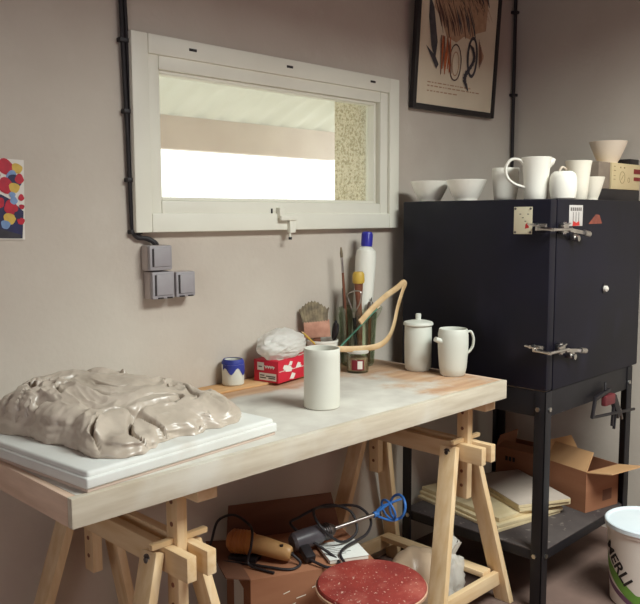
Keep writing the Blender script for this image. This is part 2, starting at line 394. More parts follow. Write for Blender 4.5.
# ---- outside the window
struct(B().box(-6, 12, 2.115, 14, -.15, -.05).build('ground_outside', M['ground_out']))
def roof(u, v):
    x = .9+u*3.0; y = 2.24+v*.82
    return (x, y, 2.20-v*.375+.011*math.sin(x*2*PI/.13))
rf = B().sheet(roof, 160, 4, .006).build('roof_outside', M['roofsheet']); struct(rf)
struct(B().box(.6, 3.14, 3.0, 3.06, 1.685, 1.832, .004).build('beam_outside', M['beam']))
struct(B().box(2.76, 3.1, 2.115, 2.64, -.05, 2.2).build('wall_outside', M['rough']))

# ------------------------------------------------------------------ electrics on the wall
b = B()
for k in (0, 1):
    o = k*.013
    b.tube([(1.228+o,2.009,2.459),(1.232+o,2.009,2.2),(1.236+o,2.009,1.98),(1.246+o,2.009,1.6),(1.25+o,2.009,1.42),(1.253+o,2.009,1.345-k*.0),(1.268+o,2.008,1.322),(1.296+o*.6,2.006,1.318),(1.318+o*.6,2.0,1.305),(1.322+o*.8,2.0,1.288)], .0062, 8)
t = tag(b.build('wall_cable', M['cable']), 'twin black cable running down the wall beside the window to the grey sockets', 'cable')
for x, z in ((1.2445,1.876),(1.2515,1.68),(1.2555,1.487),(1.262,1.338)):
    B().box(x-.019, x+.02, 2.0, 2.0199, z-.006, z+.006, .002).build('cable_clip', M['cable'], t)
b = B(); b.tube([(3.292,2.004,2.459),(3.292,2.004,2.2),(3.29,2.004,1.8),(3.291,2.004,1.46)], .008, 8)
cc = b.build('corner_cord', M['cable'])
for z in (1.93, 2.3): B().box(3.278,3.308,1.992,2.0199,z,z+.012,.002).build('cable_clip', M['cable'], cc)
tag(cc, 'black cable running straight down the room corner beside the poster', 'cable')
def socket(x0, x1, z0, z1, label, tabs):
    t = thing('wall_socket', label, 'socket', ((x0+x1)/2, YW, z0), 0, 'grey surface sockets')
    hw = (x1-x0)/2; h = z1-z0
    B().box(-hw, hw, -.034, -.0005, 0, h, .006).build('base', M['greybox2'], t)
    b = B(); b.box(-hw+.001, hw-.001, -.047, -.033, .001, h-.001, .005)
    b.box(-hw+.014, hw-.008, -.050, -.046, .012, h-.008, .003)
    b.build('cover', M['greybox'], t)
    b = B(); b.box(-hw+.009, -hw+.013, -.0485, -.046, .012, h-.01)
    for k in tabs: b.box(k-.008, k+.008, -.051, -.045, .002, .006)
    b.build('hinge', M['dark'], t)
socket(1.285, 1.365, 1.224, 1.299, 'grey wall socket topmost of the three, fed by the cables', ())
socket(1.292, 1.371, 1.139, 1.2215, 'grey wall socket below the topmost one, with another beside it', (-.012,.02))
socket(1.375, 1.447, 1.140, 1.218, 'grey wall socket stepped out to one side of the stacked pair', (-.016,.016))

# ------------------------------------------------------------------ pictures
# child-like painting pinned to the wall
t = thing('wall_painting', 'small unframed painting of red and yellow blobs on the bare wall', 'painting', (.80, YW-.002, 1.43), 0)
t.rotation_euler = (0, math.radians(1.5), 0)
B().box(-.135, .137, -.0015, .0015, -.103, .103).build('sheet', M['label'], t)
def disc(cx, cz, r, y, n=18, jit=.12, sx=1):
    ph = random.random()*6
    return [(cx+sx*r*(1+jit*math.sin(3*a+ph))*math.cos(a), y, cz+r*(1+jit*math.cos(2*a+ph))*math.sin(a)) for a in (-2*PI*i/n for i in range(n))]
b = B(); y = -.002
b.face([(-.134,y,-.1),(-.134,y,.005),(-.06,y,.03),(.02,y,.0),(.075,y,.012),(.10,y,.0),(.134,y,-.03),(.130,y,-.1)][::-1], 2)
b.face([(-.134,y-.0002,-.1),(-.134,y-.0002,-.06),(.05,y-.0002,-.07),(.125,y-.0002,-.09),(.128,y-.0002,-.1)][::-1], 4)
for i, (cx,cz,r,mi) in enumerate([(.088,.083,.020,0),(.118,.080,.014,1),(.104,.060,.014,3),(.112,.047,.019,2),(.124,.054,.020,0),(.088,.035,.020,0),(.110,.030,.014,1),(.128,.006,.020,0),(.129,-.018,.016,0),(.10,-.02,.018,0),(.126,-.055,.017,0),(.096,-.05,.016,1),(.108,-.002,.010,3),(.07,-.01,.014,0),(.085,-.065,.012,3),(.05,.06,.022,0),(.02,.05,.02,1),(0,.03,.025,0),(-.05,.06,.024,2),(-.03,-.01,.022,0),(-.08,.04,.02,1),(.04,.02,.018,2),(.03,-.04,.02,0),(-.09,-.03,.024,0),(.118,-.04,.010,2),(.104,.012,.008,3)]):
    if cx+r > .136: r = .136-cx
    b.face(disc(cx, cz, max(r,.006), y-.0004-.00005*i), mi)
b.build('paint_patch', [M['paint_r'],M['paint_y'],M['paint_b'],M['paint_lb'],M['paint_k']], t)

# framed poster, leaning out from the wall at the top
t = thing('framed_poster', 'large black framed poster of brown winged sketches, leaning out near the corner', 'poster', (2.825, YW-.016, 1.812))
t.rotation_euler = (math.radians(4.0), math.radians(-.6), 0)
FW, FH = .585, .62
b = B(); rectframe(b, -FW/2, FW/2, 0, FH, .022, -.009, .012, .003)
b.build('frame', M['dgreyframe'], t)
B().box(-FW/2+.015, FW/2-.015, -.002, .006, .015, FH-.015).build('backing', M['paper'], t)
b = B(); y = -.0026
def stroke(b, p, q, wd, yy, mi):
    p = Vector(p); q = Vector(q); d = (q-p).normalized(); n = Vector((-d.y, d.x))*wd/2
    m = (p+q)/2+n*.6
    b.face([(p.x+n.x*.3,yy,p.y+n.y*.3),(m.x+n.x,yy,m.y+n.y),(q.x+n.x*.3,yy,q.y+n.y*.3),(q.x-n.x*.3,yy,q.y-n.y*.3),(m.x-n.x,yy,m.y-n.y),(p.x-n.x*.3,yy,p.y-n.y*.3)], mi)
rs = random.Random(5)
b.face([(-.18,y,.40),(-.13,y,.36),(-.09,y,.30),(-.02,y,.285),(.03,y,.315),(.08,y,.31),(.12,y,.34),(.19,y,.36),(.2,y,.58),(-.1,y,.59),(-.2,y,.57)], 4)
k = 0
for row, (za, zb_) in enumerate(((.50,.58),(.42,.545),(.31,.44))):
    for i in range(34):
        x = -.195+i*.0115+rs.uniform(-.004,.004)
        if row == 2 and (x < -.15 or x > .1): continue
        k += 1
        stroke(b, (x-.03, zb_+rs.uniform(-.02,.02)), (x+.022, za+rs.uniform(-.015,.03)+.10*max(0,x)), rs.uniform(.008,.016), y-.0002-.00001*k, rs.choice((0,1,1,2,0,5,0)))
for i in range(30):
    k += 1; x = -.16+i*.0115
    stroke(b, (x-.05,.50+rs.uniform(-.03,.05)), (x+.06,.36+rs.uniform(-.02,.05)+.06*(x+.1)), .005, y-.0006-.00001*k, 4)
# folded dark wing, orange claw, wheel loops, twisted rope
for p in ([(-.215,.44),(-.185,.40),(-.15,.27),(-.16,.2),(-.19,.25),(-.215,.36)], [(-.225,.25),(-.15,.165),(-.135,.185),(-.16,.215)]):
    k += 1; b.face([(x,y-.0007-.00001*k,z) for x,z in p], 2)
for i in range(9):
    k += 1; x = -.115+i*.006
    stroke(b, (x+rs.uniform(-.02,.02),.30), (x+rs.uniform(-.02,.03),.145+rs.uniform(0,.03)), .014, y-.0007-.00001*k, rs.choice((3,3,0)))
def ring(b, cx, cz, rx, rz, th, yy, mi, n=28):
    for i in range(n):
        a0, a1 = 2*PI*i/n, 2*PI*(i+1)/n
        b.face([(cx+rx*math.cos(a0),yy,cz+rz*math.sin(a0)),(cx+(rx-th)*math.cos(a0),yy,cz+(rz-th)*math.sin(a0)),(cx+(rx-th)*math.cos(a1),yy,cz+(rz-th)*math.sin(a1)),(cx+rx*math.cos(a1),yy,cz+rz*math.sin(a1))], mi)
ring(b, -.02, .205, .044, .075, .006, y-.0012, 1); ring(b, -.018, .2, .026, .05, .005, y-.0012, 4)
for i in range(12):
    k += 1; a = i/11
    stroke(b, (.075+.035*math.sin(a*5),.29-.15*a), (.085+.035*math.sin(a*5+1.2),.25-.15*a), .018, y-.001-.00001*k, 5 if i%2 else 2)
ring(b, .10, .24, .04, .085, .014, y-.0013, 5)
for i in range(6):
    k += 1; stroke(b, (.14+.006*i,.32-.01*i), (.155+.005*i,.2+.008*i), .01, y-.0009-.00001*k, rs.choice((0,3,4)))
b.build('print', [M['rust'],M['umber'],M['slate'],M['oranged'],M['sand'],M['slate']], t)
b = B()
for z, wd in ((.108,.30),(.094,.36),(.074,.18)):
    x = -.2
    while x < -.2+wd:
        l = rs.uniform(.008,.03); b.face([(x,y,z),(x+l,y,z),(x+l,y,z+.005),(x,y,z+.005)]); x += l+.007
b.build('caption', M['sand'], t)

# ------------------------------------------------------------------ table top on trestles
ZT, TT = .835, .062
TX0, TX1, TY0, TY1 = .717, 2.291, 1.396, 2.017
t = thing('work_table_top', 'long plaster-dusted wooden door blank laid on two pine trestles as a worktop', 'table top', (TX0, TY0, ZT-TT))
LX, LY = TX1-TX0, TY1-TY0
B().box(.018, LX-.018, .018, LY-.0, .004, TT, .001).build('panel', M['tabletop'], t)
B().box(0, LX, 0, .018, 0, TT, .0025).build('edge_strip', M['edge'], t)
B().box(0, .018, .018, LY, 0, TT, .0025).build('edge_strip', M['edge_y'], t)
B().box(LX-.018, LX, .018, LY, 0, TT, .0025).build('edge_strip', M['edge_y'], t)

def trestle(px, label):
    t = thing('trestle', label, 'trestle', (px, 0, 0), 0, 'pine trestles under the worktop')
    pw, z0, z1 = .030, .553, .613
    rl = []
    for sx in (-1, 1):
        x0 = sx*(pw/2); x1 = sx*(pw/2+.0265)
        b = B(); b.box(min(x0,x1), max(x0,x1), 1.425, 2.002, z0, z1, .003)
        rl.append(b.build('rail', M['pine_y'], t))
    for y0 in (1.50, 1.90):
        B().box(-pw/2+.0005, pw/2-.0005, y0, y0+.045, .415, ZT-TT-.0005, .003).build('post', M['pine'], t)
    for y0 in (1.50, 1.90):
        for z in (.46, .51, .66, .715):
            B().cyl((-pw/2-.0006, y0+.0225, z), (pw/2+.0006, y0+.0225, z), .006, n=12).build('peg_hole', M['toolwood'], t)
    B().box(pw/2-.012, pw/2+.046, 1.442, 1.985, ZT-TT-.046, ZT-TT-.0005, .003).build('top_bar', M['pine_y'], t)
    for y0 in (1.50, 1.90):
        B().bar((-.075, y0+.0225, z1+.0075), (.085, y0+.0225, z1+.0075), .016, .014, (0,0,1), .003).build('peg', M['pine_x'], t)
    # splayed legs bolted to the outside of the rails
    for yn, sy in ((1.545, -1), (1.945, 1)):
        for sx in (-1, 1):
            x0 = sx*(pw/2+.0265+.0125)
            sp = .19 if sx < 0 else .125
            dy = .085 if sy < 0 else .03
            top = Vector((x0, yn, .600)); bot = Vector((x0+sx*sp, yn+sy*dy, -.012))
            b = B(); b.bar(bot, top, .025, .064, (0,1,0), .003)
            # trim the foot flat to the floor
            bmesh.ops.bisect_plane(b.bm, geom=list(b.bm.verts)+list(b.bm.edges)+list(b.bm.faces), plane_co=(0,0,.0005), plane_no=(0,0,-1), clear_outer=True)
            bmesh.ops.holes_fill(b.bm, edges=[e for e in b.bm.edges if e.is_boundary], sides=0)
            lg = b.build('leg', M['pine'], t)
            b = B(); b.cyl((x0+sx*.0125, yn, .583), (x0+sx*.017, yn, .583), .014, n=18); b.cyl((x0+sx*.017, yn, .583), (x0+sx*.021, yn, .583), .008, n=6)
            b.build('bolt', M['steel_dull'], lg)
    for yn, dy in ((1.545,-.085), (1.945,.03)):
        f = 1-.105/.6
        ya = yn+dy*f
        B().bar((-.065-.175*f, ya, .09), (.065+.11*f, ya, .09), .05, .022, (0,1,0), .003).build('crossbar', M['pine_x'], t)
    B().bar((.10, 1.487, .116), (.10, 1.962, .116), .05, .02, (0,0,1), .003).build('stretcher', M['pine_y'], t)
    return t
trestle(1.047, 'pine trestle under the clay-laden end of the worktop')
trestle(2.234, 'pine trestle under the worktop end next to the black kiln')

# loose batten at the back of the table
tag(B().box(1.40, 1.90, 1.915, 2.016, ZT+.0005, ZT+.008, .002).build('wooden_batten', M['batten']), 'flat raw wood batten lying along the wall under the red box and blue jar', 'batten')
ZB = ZT+.0085

# ------------------------------------------------------------------ plaster slab and clay
ZS = .877
t = thing('plaster_slab', 'thick white plaster slab with bevelled edge on the worktop, under the clay', 'slab', (.754, 1.402, ZT+.0005), math.radians(5.2))
b = B(); b.box(.004, .552, .004, .546, 0, .007, .001)
b.build('base_board', M['cardedge'], t)
b = B(); b.box(0, .556, 0, .550, .007, .030, .005, seg=3); b.box(.006, .550, .006, .544, .022, ZS-ZT-.0005, .009, seg=4)
b.build('slab', M['plaster'], t)

out = [(.765,1.87),(.787,1.73),(.815,1.60),(.829,1.47),(.856,1.437),(.89,1.431),(.94,1.447),(.975,1.475),(1.02,1.478),(1.084,1.480),(1.115,1.492),(1.152,1.475),(1.215,1.49),(1.272,1.54),(1.285,1.61),(1.25,1.70),(1.19,1.79),(1.11,1.88),(1.0,1.925),(.88,1.93),(.80,1.925)]
cx, cy = 1.0, 1.69
pol = sorted(((math.atan2(y-cy,x-cx), math.hypot(x-cx,y-cy)) for x,y in out))
def Rad(a):
    a = (a+PI)%(2*PI)-PI
    for i in range(len(pol)):
        a0, r0 = pol[i-1] if i else (pol[-1][0]-2*PI, pol[-1][1]); a1, r1 = pol[i]
        if a0 <= a <= a1:
            u = (a-a0)/(a1-a0); u = u*u*(3-2*u); return r0+(r1-r0)*u
    a0, r0 = pol[-1]; a1, r1 = pol[0][0]+2*PI, pol[0][1]
    return r0+(r1-r0)*(a-a0)/(a1-a0)
def sm(a, b_, x):
    x = max(0, min(1, (x-a)/(b_-a))); return x*x*(3-2*x)
t_ = bmesh.new(); NA, NR = 360, 130; rings = []
for j in range(NR+1):
    u = j/NR; rr = 1-(1-u)**1.35 if j else 0
    ring_ = []
    for i in range(NA):
        a = 2*PI*i/NA; R = Rad(a)*(.99+.035*noise.noise(Vector((math.cos(a)*7,math.sin(a)*7,3.3)))+.012*noise.noise(Vector((math.cos(a)*19,math.sin(a)*19,8.3))))
        q = min(1, rr); x = cx+R*q*math.cos(a); y = cy+R*q*math.sin(a)
        base = .040+.068*sm(1.44,1.80,y)*(1-.62*sm(.98,1.27,x))*(.8+.2*sm(.74,.9,x))
        edge = (1-q**7)**.5 if q < 1 else 0
        W = Vector((x*5,y*5,0)); wv = Vector((noise.noise(W+Vector((9,1,2))), noise.noise(W+Vector((2,7,5))), 0))
        P2 = Vector((x*6.5,y*10,1.7))+wv*1.3
        fold = (1-abs(noise.noise(P2))*2.4); fold = max(-.6, fold)
        P3 = Vector((x*19,y*24,4.1))+wv*2.4
        fine = 1-abs(noise.noise(P3))*2.6
        gash = max(0, .075-abs(noise.noise(Vector((x*8+4,y*13,7))+wv*1.8)))/.075
        gm = sm(-.12,.25, noise.noise(Vector((x*7,y*7,12))))
        fine2 = 1-abs(noise.noise(Vector((x*44,y*52,6.6))+wv*3.5))*2.6
        pm = sm(-.05,.30,noise.noise(Vector((x*6+3,y*6,1.1))))*.8+.2+.5*sm(.92,.80,x)
        h = base*.93+.0125*fold+.0074*fine*pm+.0026*fine2*pm-.034*gash*gm
        h += .014*noise.noise(Vector((x*9,y*9,2)))+.004*noise.noise(Vector((x*30,y*30,5)))
        z = max(.0, h*edge)
        # bulging lobes push out over the rim
        push = (.010*noise.noise(Vector((x*16,y*16,z*40)))+.006*noise.noise(Vector((x*40,y*40,z*90))))*q
        ring_.append(t_.verts.new((x+push*math.cos(a), y+push*math.sin(a), ZS+.001+z)))
        if j == 0: break
    rings.append(ring_)
for i in range(NA): t_.faces.new((rings[0][0], rings[1][i], rings[1][(i+1)%NA]))
for A, C in zip(rings[1:], rings[2:]):
    for i in range(NA): t_.faces.new((A[i], C[i], C[(i+1)%NA], A[(i+1)%NA]))
t_.faces.new(rings[-1][::-1])
bmesh.ops.recalc_face_normals(t_, faces=t_.faces)
b = B(); b._add(t_)
tag(b.build('clay_heap', M['clay'], ang=75), 'big wet heap of grey-beige clay spread over the white plaster slab', 'clay')

# ------------------------------------------------------------------ pots on the table
def cup_profile(ro, h, wall=.004, rb=None, lip=0, foot=.003, curve=0):
    rb = rb or ro
    pr = [(0,0),(rb-foot,0),(rb,foot)]
    for k in range(1, 9):
        u = k/8; pr.append((rb+(ro-rb)*u+curve*math.sin(PI*u), foot+(h-foot-.002)*u))
    pr += [(ro-wall*.3,h),(ro-wall*.8,h-.001)]
    for k in range(7, -1, -1):
        u = k/8; pr.append((rb+(ro-rb)*u+curve*math.sin(PI*u)-wall, max(.006, foot+(h-foot-.002)*u)))
    pr.append((0,.006))
    return pr
tag(B().lathe(cup_profile(.052,.172,.0045), 48).build('clay_cylinder', M['bisque'], loc=(1.595,1.578,ZT+.0005)), 'plain white cylinder vase standing alone in front of the red box', 'vase')
t = thing('lidded_mug', 'tall white lidded jar with knobbed lid, beside the handled mug on the table', 'jar', (2.228,1.722,ZT+.0005))
B().lathe([(0,0),(.040,0),(.0455,.006),(.0475,.03),(.0485,.10),(.048,.156),(.046,.16),(.043,.157),(.043,.01),(0,.01)], 44).build('body', M['porcelain'], t)
B().lathe([(0,.1605),(.05,.1605),(.0535,.163),(.0535,.168),(.050,.173),(.03,.178),(.011,.18),(.0095,.184),(.0105,.197),(.0085,.202),(0,.203)], 44).build('lid', M['porcelain'], t)
t = thing('handled_mug', 'tall white mug with ear handle and side spout at the table end', 'mug', (2.236,1.577,ZT+.0005))
t.scale = (1.06,1.06,1)
B().lathe([(0,0),(.036,0),(.040,.004),(.0445,.03),(.048,.075),(.0495,.11),(.049,.14),(.0465,.158),(.0445,.162),(.043,.159),(.0455,.12),(.0425,.05),(.036,.012),(0,.012)], 44).build('body', M['porcelain'], t)
d = Vector((.69,-.72,0))
b = B(); b.tube([d*.040+Vector((0,0,.146)), d*.056+Vector((0,0,.152)), d*.0655+Vector((0,0,.130)), d*.064+Vector((0,0,.102)), d*.054+Vector((0,0,.084)), d*.045+Vector((0,0,.076))], .0042, 10, w=.009, up=(0,0,1))
b.build('handle', M['porcelain'], t)
d = Vector((-.86,.30,0)).normalized()
b = B(); b.tube([d*.040+Vector((0,0,.120)), d*.055+Vector((0,0,.124)), d*.070+Vector((0,0,.130))], [.0125,.009,.0085], 14)
b.build('spout', M['porcelain'], t)

# ------------------------------------------------------------------ clutter at the back of the table
t = thing('paint_jar', 'small squat white jar splashed with blue, against the wall by the red box', 'jar', (1.588,1.974,ZB))
t.scale = (1.14,1.14,1.32)
B().lathe([(0,0),(.028,0),(.031,.003),(.032,.05),(.030,.058),(.026,.062),(.024,.06),(.026,.006),(0,.006)], 32).build('body', M['bisque'], t)
b = B()
def wrap(a, z): return (.0327*math.cos(a), .0327*math.sin(a), z)
NW = 30
tt_ = bmesh.new(); up_ = []; dn = []
for i in range(NW+1):
    a = -PI*1.05+i*(PI*1.25)/NW
    lo_ = .036-.018*sm(.35,1,i/NW)+.008*math.sin(i*.7)
    up_.append(tt_.verts.new(wrap(a,.0515))); dn.append(tt_.verts.new(wrap(a, lo_)))
for i in range(NW): tt_.faces.new((dn[i],dn[i+1],up_[i+1],up_[i]))
b._add(tt_)
b.lathe([(.0318,.0515),(.0315,.057),(.0275,.0632),(.0235,.0632)], 32)
b.build('blue_print', M['bluecloth'], t)

# red tissue-style box
RB = thing('red_box', 'red and white printed carton on the table holding a clear bag on top', 'box', (1.694,1.874,ZB), math.radians(11))
B().box(0,.205,0,.10,0,.072,.0012).build('carton', M['redcard'], RB)
b = B()
# white prints on the short end and the long front
b.face([(-.0006,.008,.006),(-.0006,.008,.030),(-.0006,.078,.030),(-.0006,.078,.006)])
b.face([(-.0006,.058,.038),(-.0006,.058,.064),(-.0006,.086,.064),(-.0006,.086,.038)])
rs = random.Random(3)
for i in range(9):
    x = .03+rs.random()*.15; z = .012+rs.random()*.045; s_ = rs.uniform(.006,.016)
    b.face([(x-s_,-.0006-.00002*i,z-s_*.5),(x+s_*.6,-.0006-.00002*i,z-s_*.7),(x+s_*1.3,-.0006-.00002*i,z+s_*.4),(x,-.0006-.00002*i,z+s_*.8)])
b.face([(.004,-.0006,.036),(.2,-.0006,.036),(.2,-.0006,.038),(.004,-.0006,.038)])
for i in range(4):
    yv = .02+i*.010; b.face([(-.0006,yv,.044),(-.0006,yv-.006,.052),(-.0006,yv+.008,.056)])
for i in range(5):
    x = .02+i*.036; b.face([(x,.01+.008*(i%3),.0724),(x+.028,.012+.008*(i%3),.0724),(x+.024,.03+.008*(i%2),.0724),(x+.004,.028,.0724)])
b.build('print', M['label'], RB)
for grp in (((.012,.04,.012),(.012,.05,.018),(.05,.074,.012),(.056,.074,.020)), ((.066,.08,.048),)):
    b = B()
    for a, c, z in grp: b.face([(-.0010,a,z),(-.0010,a,z+.004),(-.0010,c,z+.004),(-.0010,c,z)])
    b.build('printed_text', M['ink'], RB)
tag(B().blob((0,0,.040), (.106,.060,.050), 5, .12, 2.0, 4, flat=-.0405, ridge=.07).build('plastic_bag', M['lidclear'], loc=(1.768,1.940,ZB+.0725), rot=(0,0,math.radians(11)), ang=60), 'crumpled cloudy plastic bag bundled on the red carton', 'bag')

# white tub of tools
t = thing('plastic_tub', 'white plastic tub with a wide brush and scissors, behind the vase', 'tub', (1.972,1.948,ZT+.0005))
B().lathe([(0,0),(.046,0),(.049,.004),(.054,.105),(.0565,.107),(.0565,.113),(.053,.114),(.0515,.108),(.047,.006),(0,.006)], 40).build('body', M['bottle'], t)
def leaning(name, label, cat, base, top, parts, roll=0.0):
    """long thing from base to top: parts = [(name, material, builder(b))], built along local +Z"""
    p = Vector(base); q = Vector(top); o = thing(name, label, cat, p)
    o.rotation_mode = 'QUATERNION'; o.rotation_quaternion = (q-p).to_track_quat('Z','Y') @ Matrix.Rotation(roll,3,'Z').to_quaternion()
    for n, m, fn in parts:
        b = B(); fn(b); b.build(n, m, o)
    return o
BR = -72
leaning('wide_brush', 'wide pinkish block brush with dark olive bristles standing up in the tub', 'brush', (1.962,1.952,.845), (1.952,1.972,1.08), [
    ('handle', M['toolwood'], lambda b: b.box(-.013,.013,-.008,.008,0,.12,.003)),
    ('block', M['sponge'], lambda b: b.prism([(-.050,-.013),(.042,-.013),(.042,.013),(-.050,.013)], .112, .172, .004)),
    ('bristles', M['sponge2'], lambda b: b.sheet(lambda u,v: (.044-.088*u-(.020*(1-abs(2*v-1))*(u-.5)), -.013+.026*v, .166+.075*(1-abs(2*v-1))**.5*(.62+.38*math.sin(PI*min(1,u*1.1)))+.003*math.sin(u*60)), 44, 6))], roll=math.radians(BR))
leaning('scissors', 'black handled scissors leaning over the rim of the tub', 'scissors', (1.990,1.936,.856), (2.014,1.920,1.0), [
    ('blade', M['steel'], lambda b: b.bar((0,0,0),(0,0,.10),.012,.002,(0,1,0))),
    ('handle', M['black'], lambda b: (b.tube([(.005,0,.095),(.026,0,.115),(.028,0,.145),(.012,0,.155),(.004,0,.125)], .0048, 8, closed=True), b.tube([(-.005,0,.095),(-.026,0,.11),(-.032,0,.135),(-.014,0,.15),(-.004,0,.12)], .0048, 8, closed=True)))])
leaning('green_pencil', 'thin green stick slanting from the tub across the glass jug', 'pencil', (1.982,1.906,.90), (2.165,1.846,1.062), [
    ('shaft', M['green'], lambda b: b.cyl((0,0,0),(0,0,.235),.0036,n=8)), ('tip', M['pine'], lambda b: b.cyl((0,0,.235),(0,0,.25),.0036,.0008,n=8))])
leaning('yellow_stick', 'short yellow modelling stick poking out sideways from the tub', 'stick', (1.965,1.925,.90), (1.872,1.945,.985), [
    ('shaft', M['yellow'], lambda b: b.cyl((0,0,0),(0,0,.125),.004,.003,n=10)), ('end_cap', M['pine'], lambda b: b.cyl((0,0,.125),(0,0,.132),.003,.002,n=10))])

# glass jug full of tools
JX, JY = 2.153, 1.943
t = thing('glass_jug', 'ribbed clear glass jug crowded with tools and a white bottle, by the wall', 'jug', (JX,JY,ZT+.0005))
b = B(); b.lathe([(0,0),(.055,0),(.058,.004),(.0625,.10),(.0685,.20),(.0705,.212),(.069,.214),(.0665,.21),(.0600,.10),(.0555,.008),(0,.008)], 48)
b.build('body', M['glass'], t)
b = B()
for i in range(24):
    a = 2*PI*i/24
    b.tube([(.0588*math.cos(a),.0588*math.sin(a),.008),(.0632*math.cos(a),.0632*math.sin(a),.10),(.0690*math.cos(a),.0690*math.sin(a),.195)], .0022, 5, sub=3)
b.build('rib', M['glass'], t)
d = Vector((.70,-.71,0))
b = B(); b.tube([d*.060+Vector((0,0,.205)), d*.084+Vector((0,0,.214)), d*.078+Vector((0,0,.196)), d*.066+Vector((0,0,.175))], .006, 8); b.build('spout', M['glass'], t)
leaning('squeeze_bottle', 'tall white squeeze bottle with blue cap leaning in the glass jug', 'bottle', (JX+.010,JY+.002,.8485), (JX+.060,JY+.008,1.31), [
    ('body', M['bottle'], lambda b: b.lathe([(0,0),(.031,0),(.0345,.006),(.035,.10),(.0365,.25),(.0385,.385),(.035,.408),(.022,.420),(.017,.424),(0,.424)], 36)),
    ('cap', M['bluecap'], lambda b: (b.lathe([(0,.4245),(.0205,.4245),(.0205,.430),(.0195,.474),(.017,.478),(0,.478)], 28), [b.box(-.0012,.0012,.0192,.0212,.430,.470,0,0,Matrix.Rotation(2*PI*k/18,4,'Z')) for k in range(18)]))])
leaning('paintbrush', 'slim paintbrush with metal ferrule, the highest of the tools in the jug', 'brush', (2.112,1.950,.85), (2.082,1.962,1.28), [
    ('handle', M['toolwood'], lambda b: b.lathe([(0,0),(.003,0),(.0055,.10),(.0048,.30),(.004,.33),(0,.33)], 12)),
    ('ferrule', M['steel'], lambda b: b.lathe([(0,.33),(.0048,.33),(.005,.385),(0,.385)], 12)),
    ('bristles', M['sponge2'], lambda b: b.lathe([(0,.385),(.005,.385),(.0056,.40),(.003,.42),(0,.424)], 12))])
leaning('wooden_tool', 'brown turned tool handle with yellow end, standing in the jug', 'tool', (2.130,1.912,.85), (2.116,1.908,1.20), [
    ('handle', M['toolwood'], lambda b: b.lathe([(0,.06),(.010,.06),(.013,.16),(.010,.22),(.015,.27),(.0165,.292),(0,.292)], 18)),
    ('yellow_end', M['yellow'], lambda b: b.lathe([(0,.2925),(.0205,.2925),(.022,.30),(.0215,.325),(.016,.333),(0,.333)], 22)),
    ('blade', M['steel'], lambda b: b.box(-.006,.006,-.0015,.0015,-.0,.062))])
leaning('wire_loop_tool', 'wire loop trimming tool with bent triangular head in the jug', 'tool', (2.118,1.918,.85), (2.098,1.912,1.03), [
    ('handle', M['black'], lambda b: b.cyl((0,0,0),(0,0,.17),.0065,n=12)),
    ('ferrule', M['steel'], lambda b: b.cyl((0,0,.17),(0,0,.19),.006,n=12)),
    ('loop', M['steel'], lambda b: b.tube([(.003,0,.188),(.026,0,.225),(.032,0,.262),(.010,0,.268),(-.022,0,.252),(-.014,0,.22),(-.003,0,.188)], .0024, 6, sub=5))])
leaning('dark_spatula', 'dark broad spatula behind the wire loop tool in the jug', 'spatula', (2.118,1.964,.85), (2.106,1.974,1.13), [
    ('blade', M['black'], lambda b: b.prism([(-.016,-.003),(.016,-.003),(.016,.003),(-.016,.003)], .13, .27, .002)),
    ('handle', M['toolwood'], lambda b: b.cyl((0,0,0),(0,0,.14),.006,n=12))])
leaning('metal_scraper', 'small shiny metal scraper catching light at the jug rim', 'scraper', (2.163,1.901,.85), (2.168,1.893,1.10), [
    ('handle', M['toolwood'], lambda b: b.cyl((0,0,0),(0,0,.165),.007,n=12)),
    ('ferrule', M['steel'], lambda b: b.lathe([(0,.165),(.0085,.165),(.013,.185),(.014,.205),(.009,.222),(0,.224)], 16)),
    ('wing', M['steel'], lambda b: (b.bar((-.004,0,.215),(-.026,0,.192),.014,.003,(0,1,0),.001), b.bar((.004,0,.212),(.024,0,.232),.012,.003,(0,1,0),.001)))])
# small labelled jar
t = thing('labelled_jar', 'small clear jar with maroon and white label in front of the glass jug', 'jar', (2.052,1.852,ZT+.0005))
B().lathe([(0,0),(.036,0),(.039,.004),(.0395,.058),(.036,.064),(.036,.068),(.034,.068),(.0365,.056),(.0365,.006),(0,.006)], 36).build('body', M['glass'], t)
B().lathe([(0,.007),(.0355,.007),(.0355,.052),(0,.052)], 32).build('contents', M['jam'], t)
def curved(r, a0, a1, z0, z1, n=12):
    def fn(u, v): a = a0+(a1-a0)*u; return (r*math.cos(a), r*math.sin(a), z0+(z1-z0)*v)
    return fn
am = math.atan2(-1.852,-2.052)
b = B(); b.sheet(curved(.0400, am-.55, am+.55, .012, .048), 14, 1); b.build('label_maroon', M['maroon'], t)
b = B(); b.sheet(curved(.0403, am-.02, am+.42, .016, .044), 8, 1); b.build('label_white', M['label'], t)
B().lathe([(0,.0685),(.038,.0685),(.039,.071),(.039,.078),(.036,.080),(0,.080)], 36).build('lid', M['lidclear'], t)

# bent cane strips, hooked over the jar lid and the jug
b = B()
yb = 1.842
b.tube([(1.93,yb+.03,.930),(2.02,yb,.9215),(2.10,yb-.035,.925),(2.17,yb-.030,.946),(2.225,yb-.010,.985),(2.265,yb+.005,1.045),(2.300,yb+.01,1.105),(2.316,yb+.01,1.130),(2.306,yb+.012,1.136),(2.27,yb+.012,1.118),(2.20,yb+.006,1.094),(2.11,yb-.006,1.056),(2.03,yb-.02,1.016)], .0034, 8, sub=8, w=.0105, up=(0,1,0))
tag(b.build('cane_strip', M['cane'], ang=50), 'pale bent cane strip looping out past the glass jug towards the kiln', 'cane')

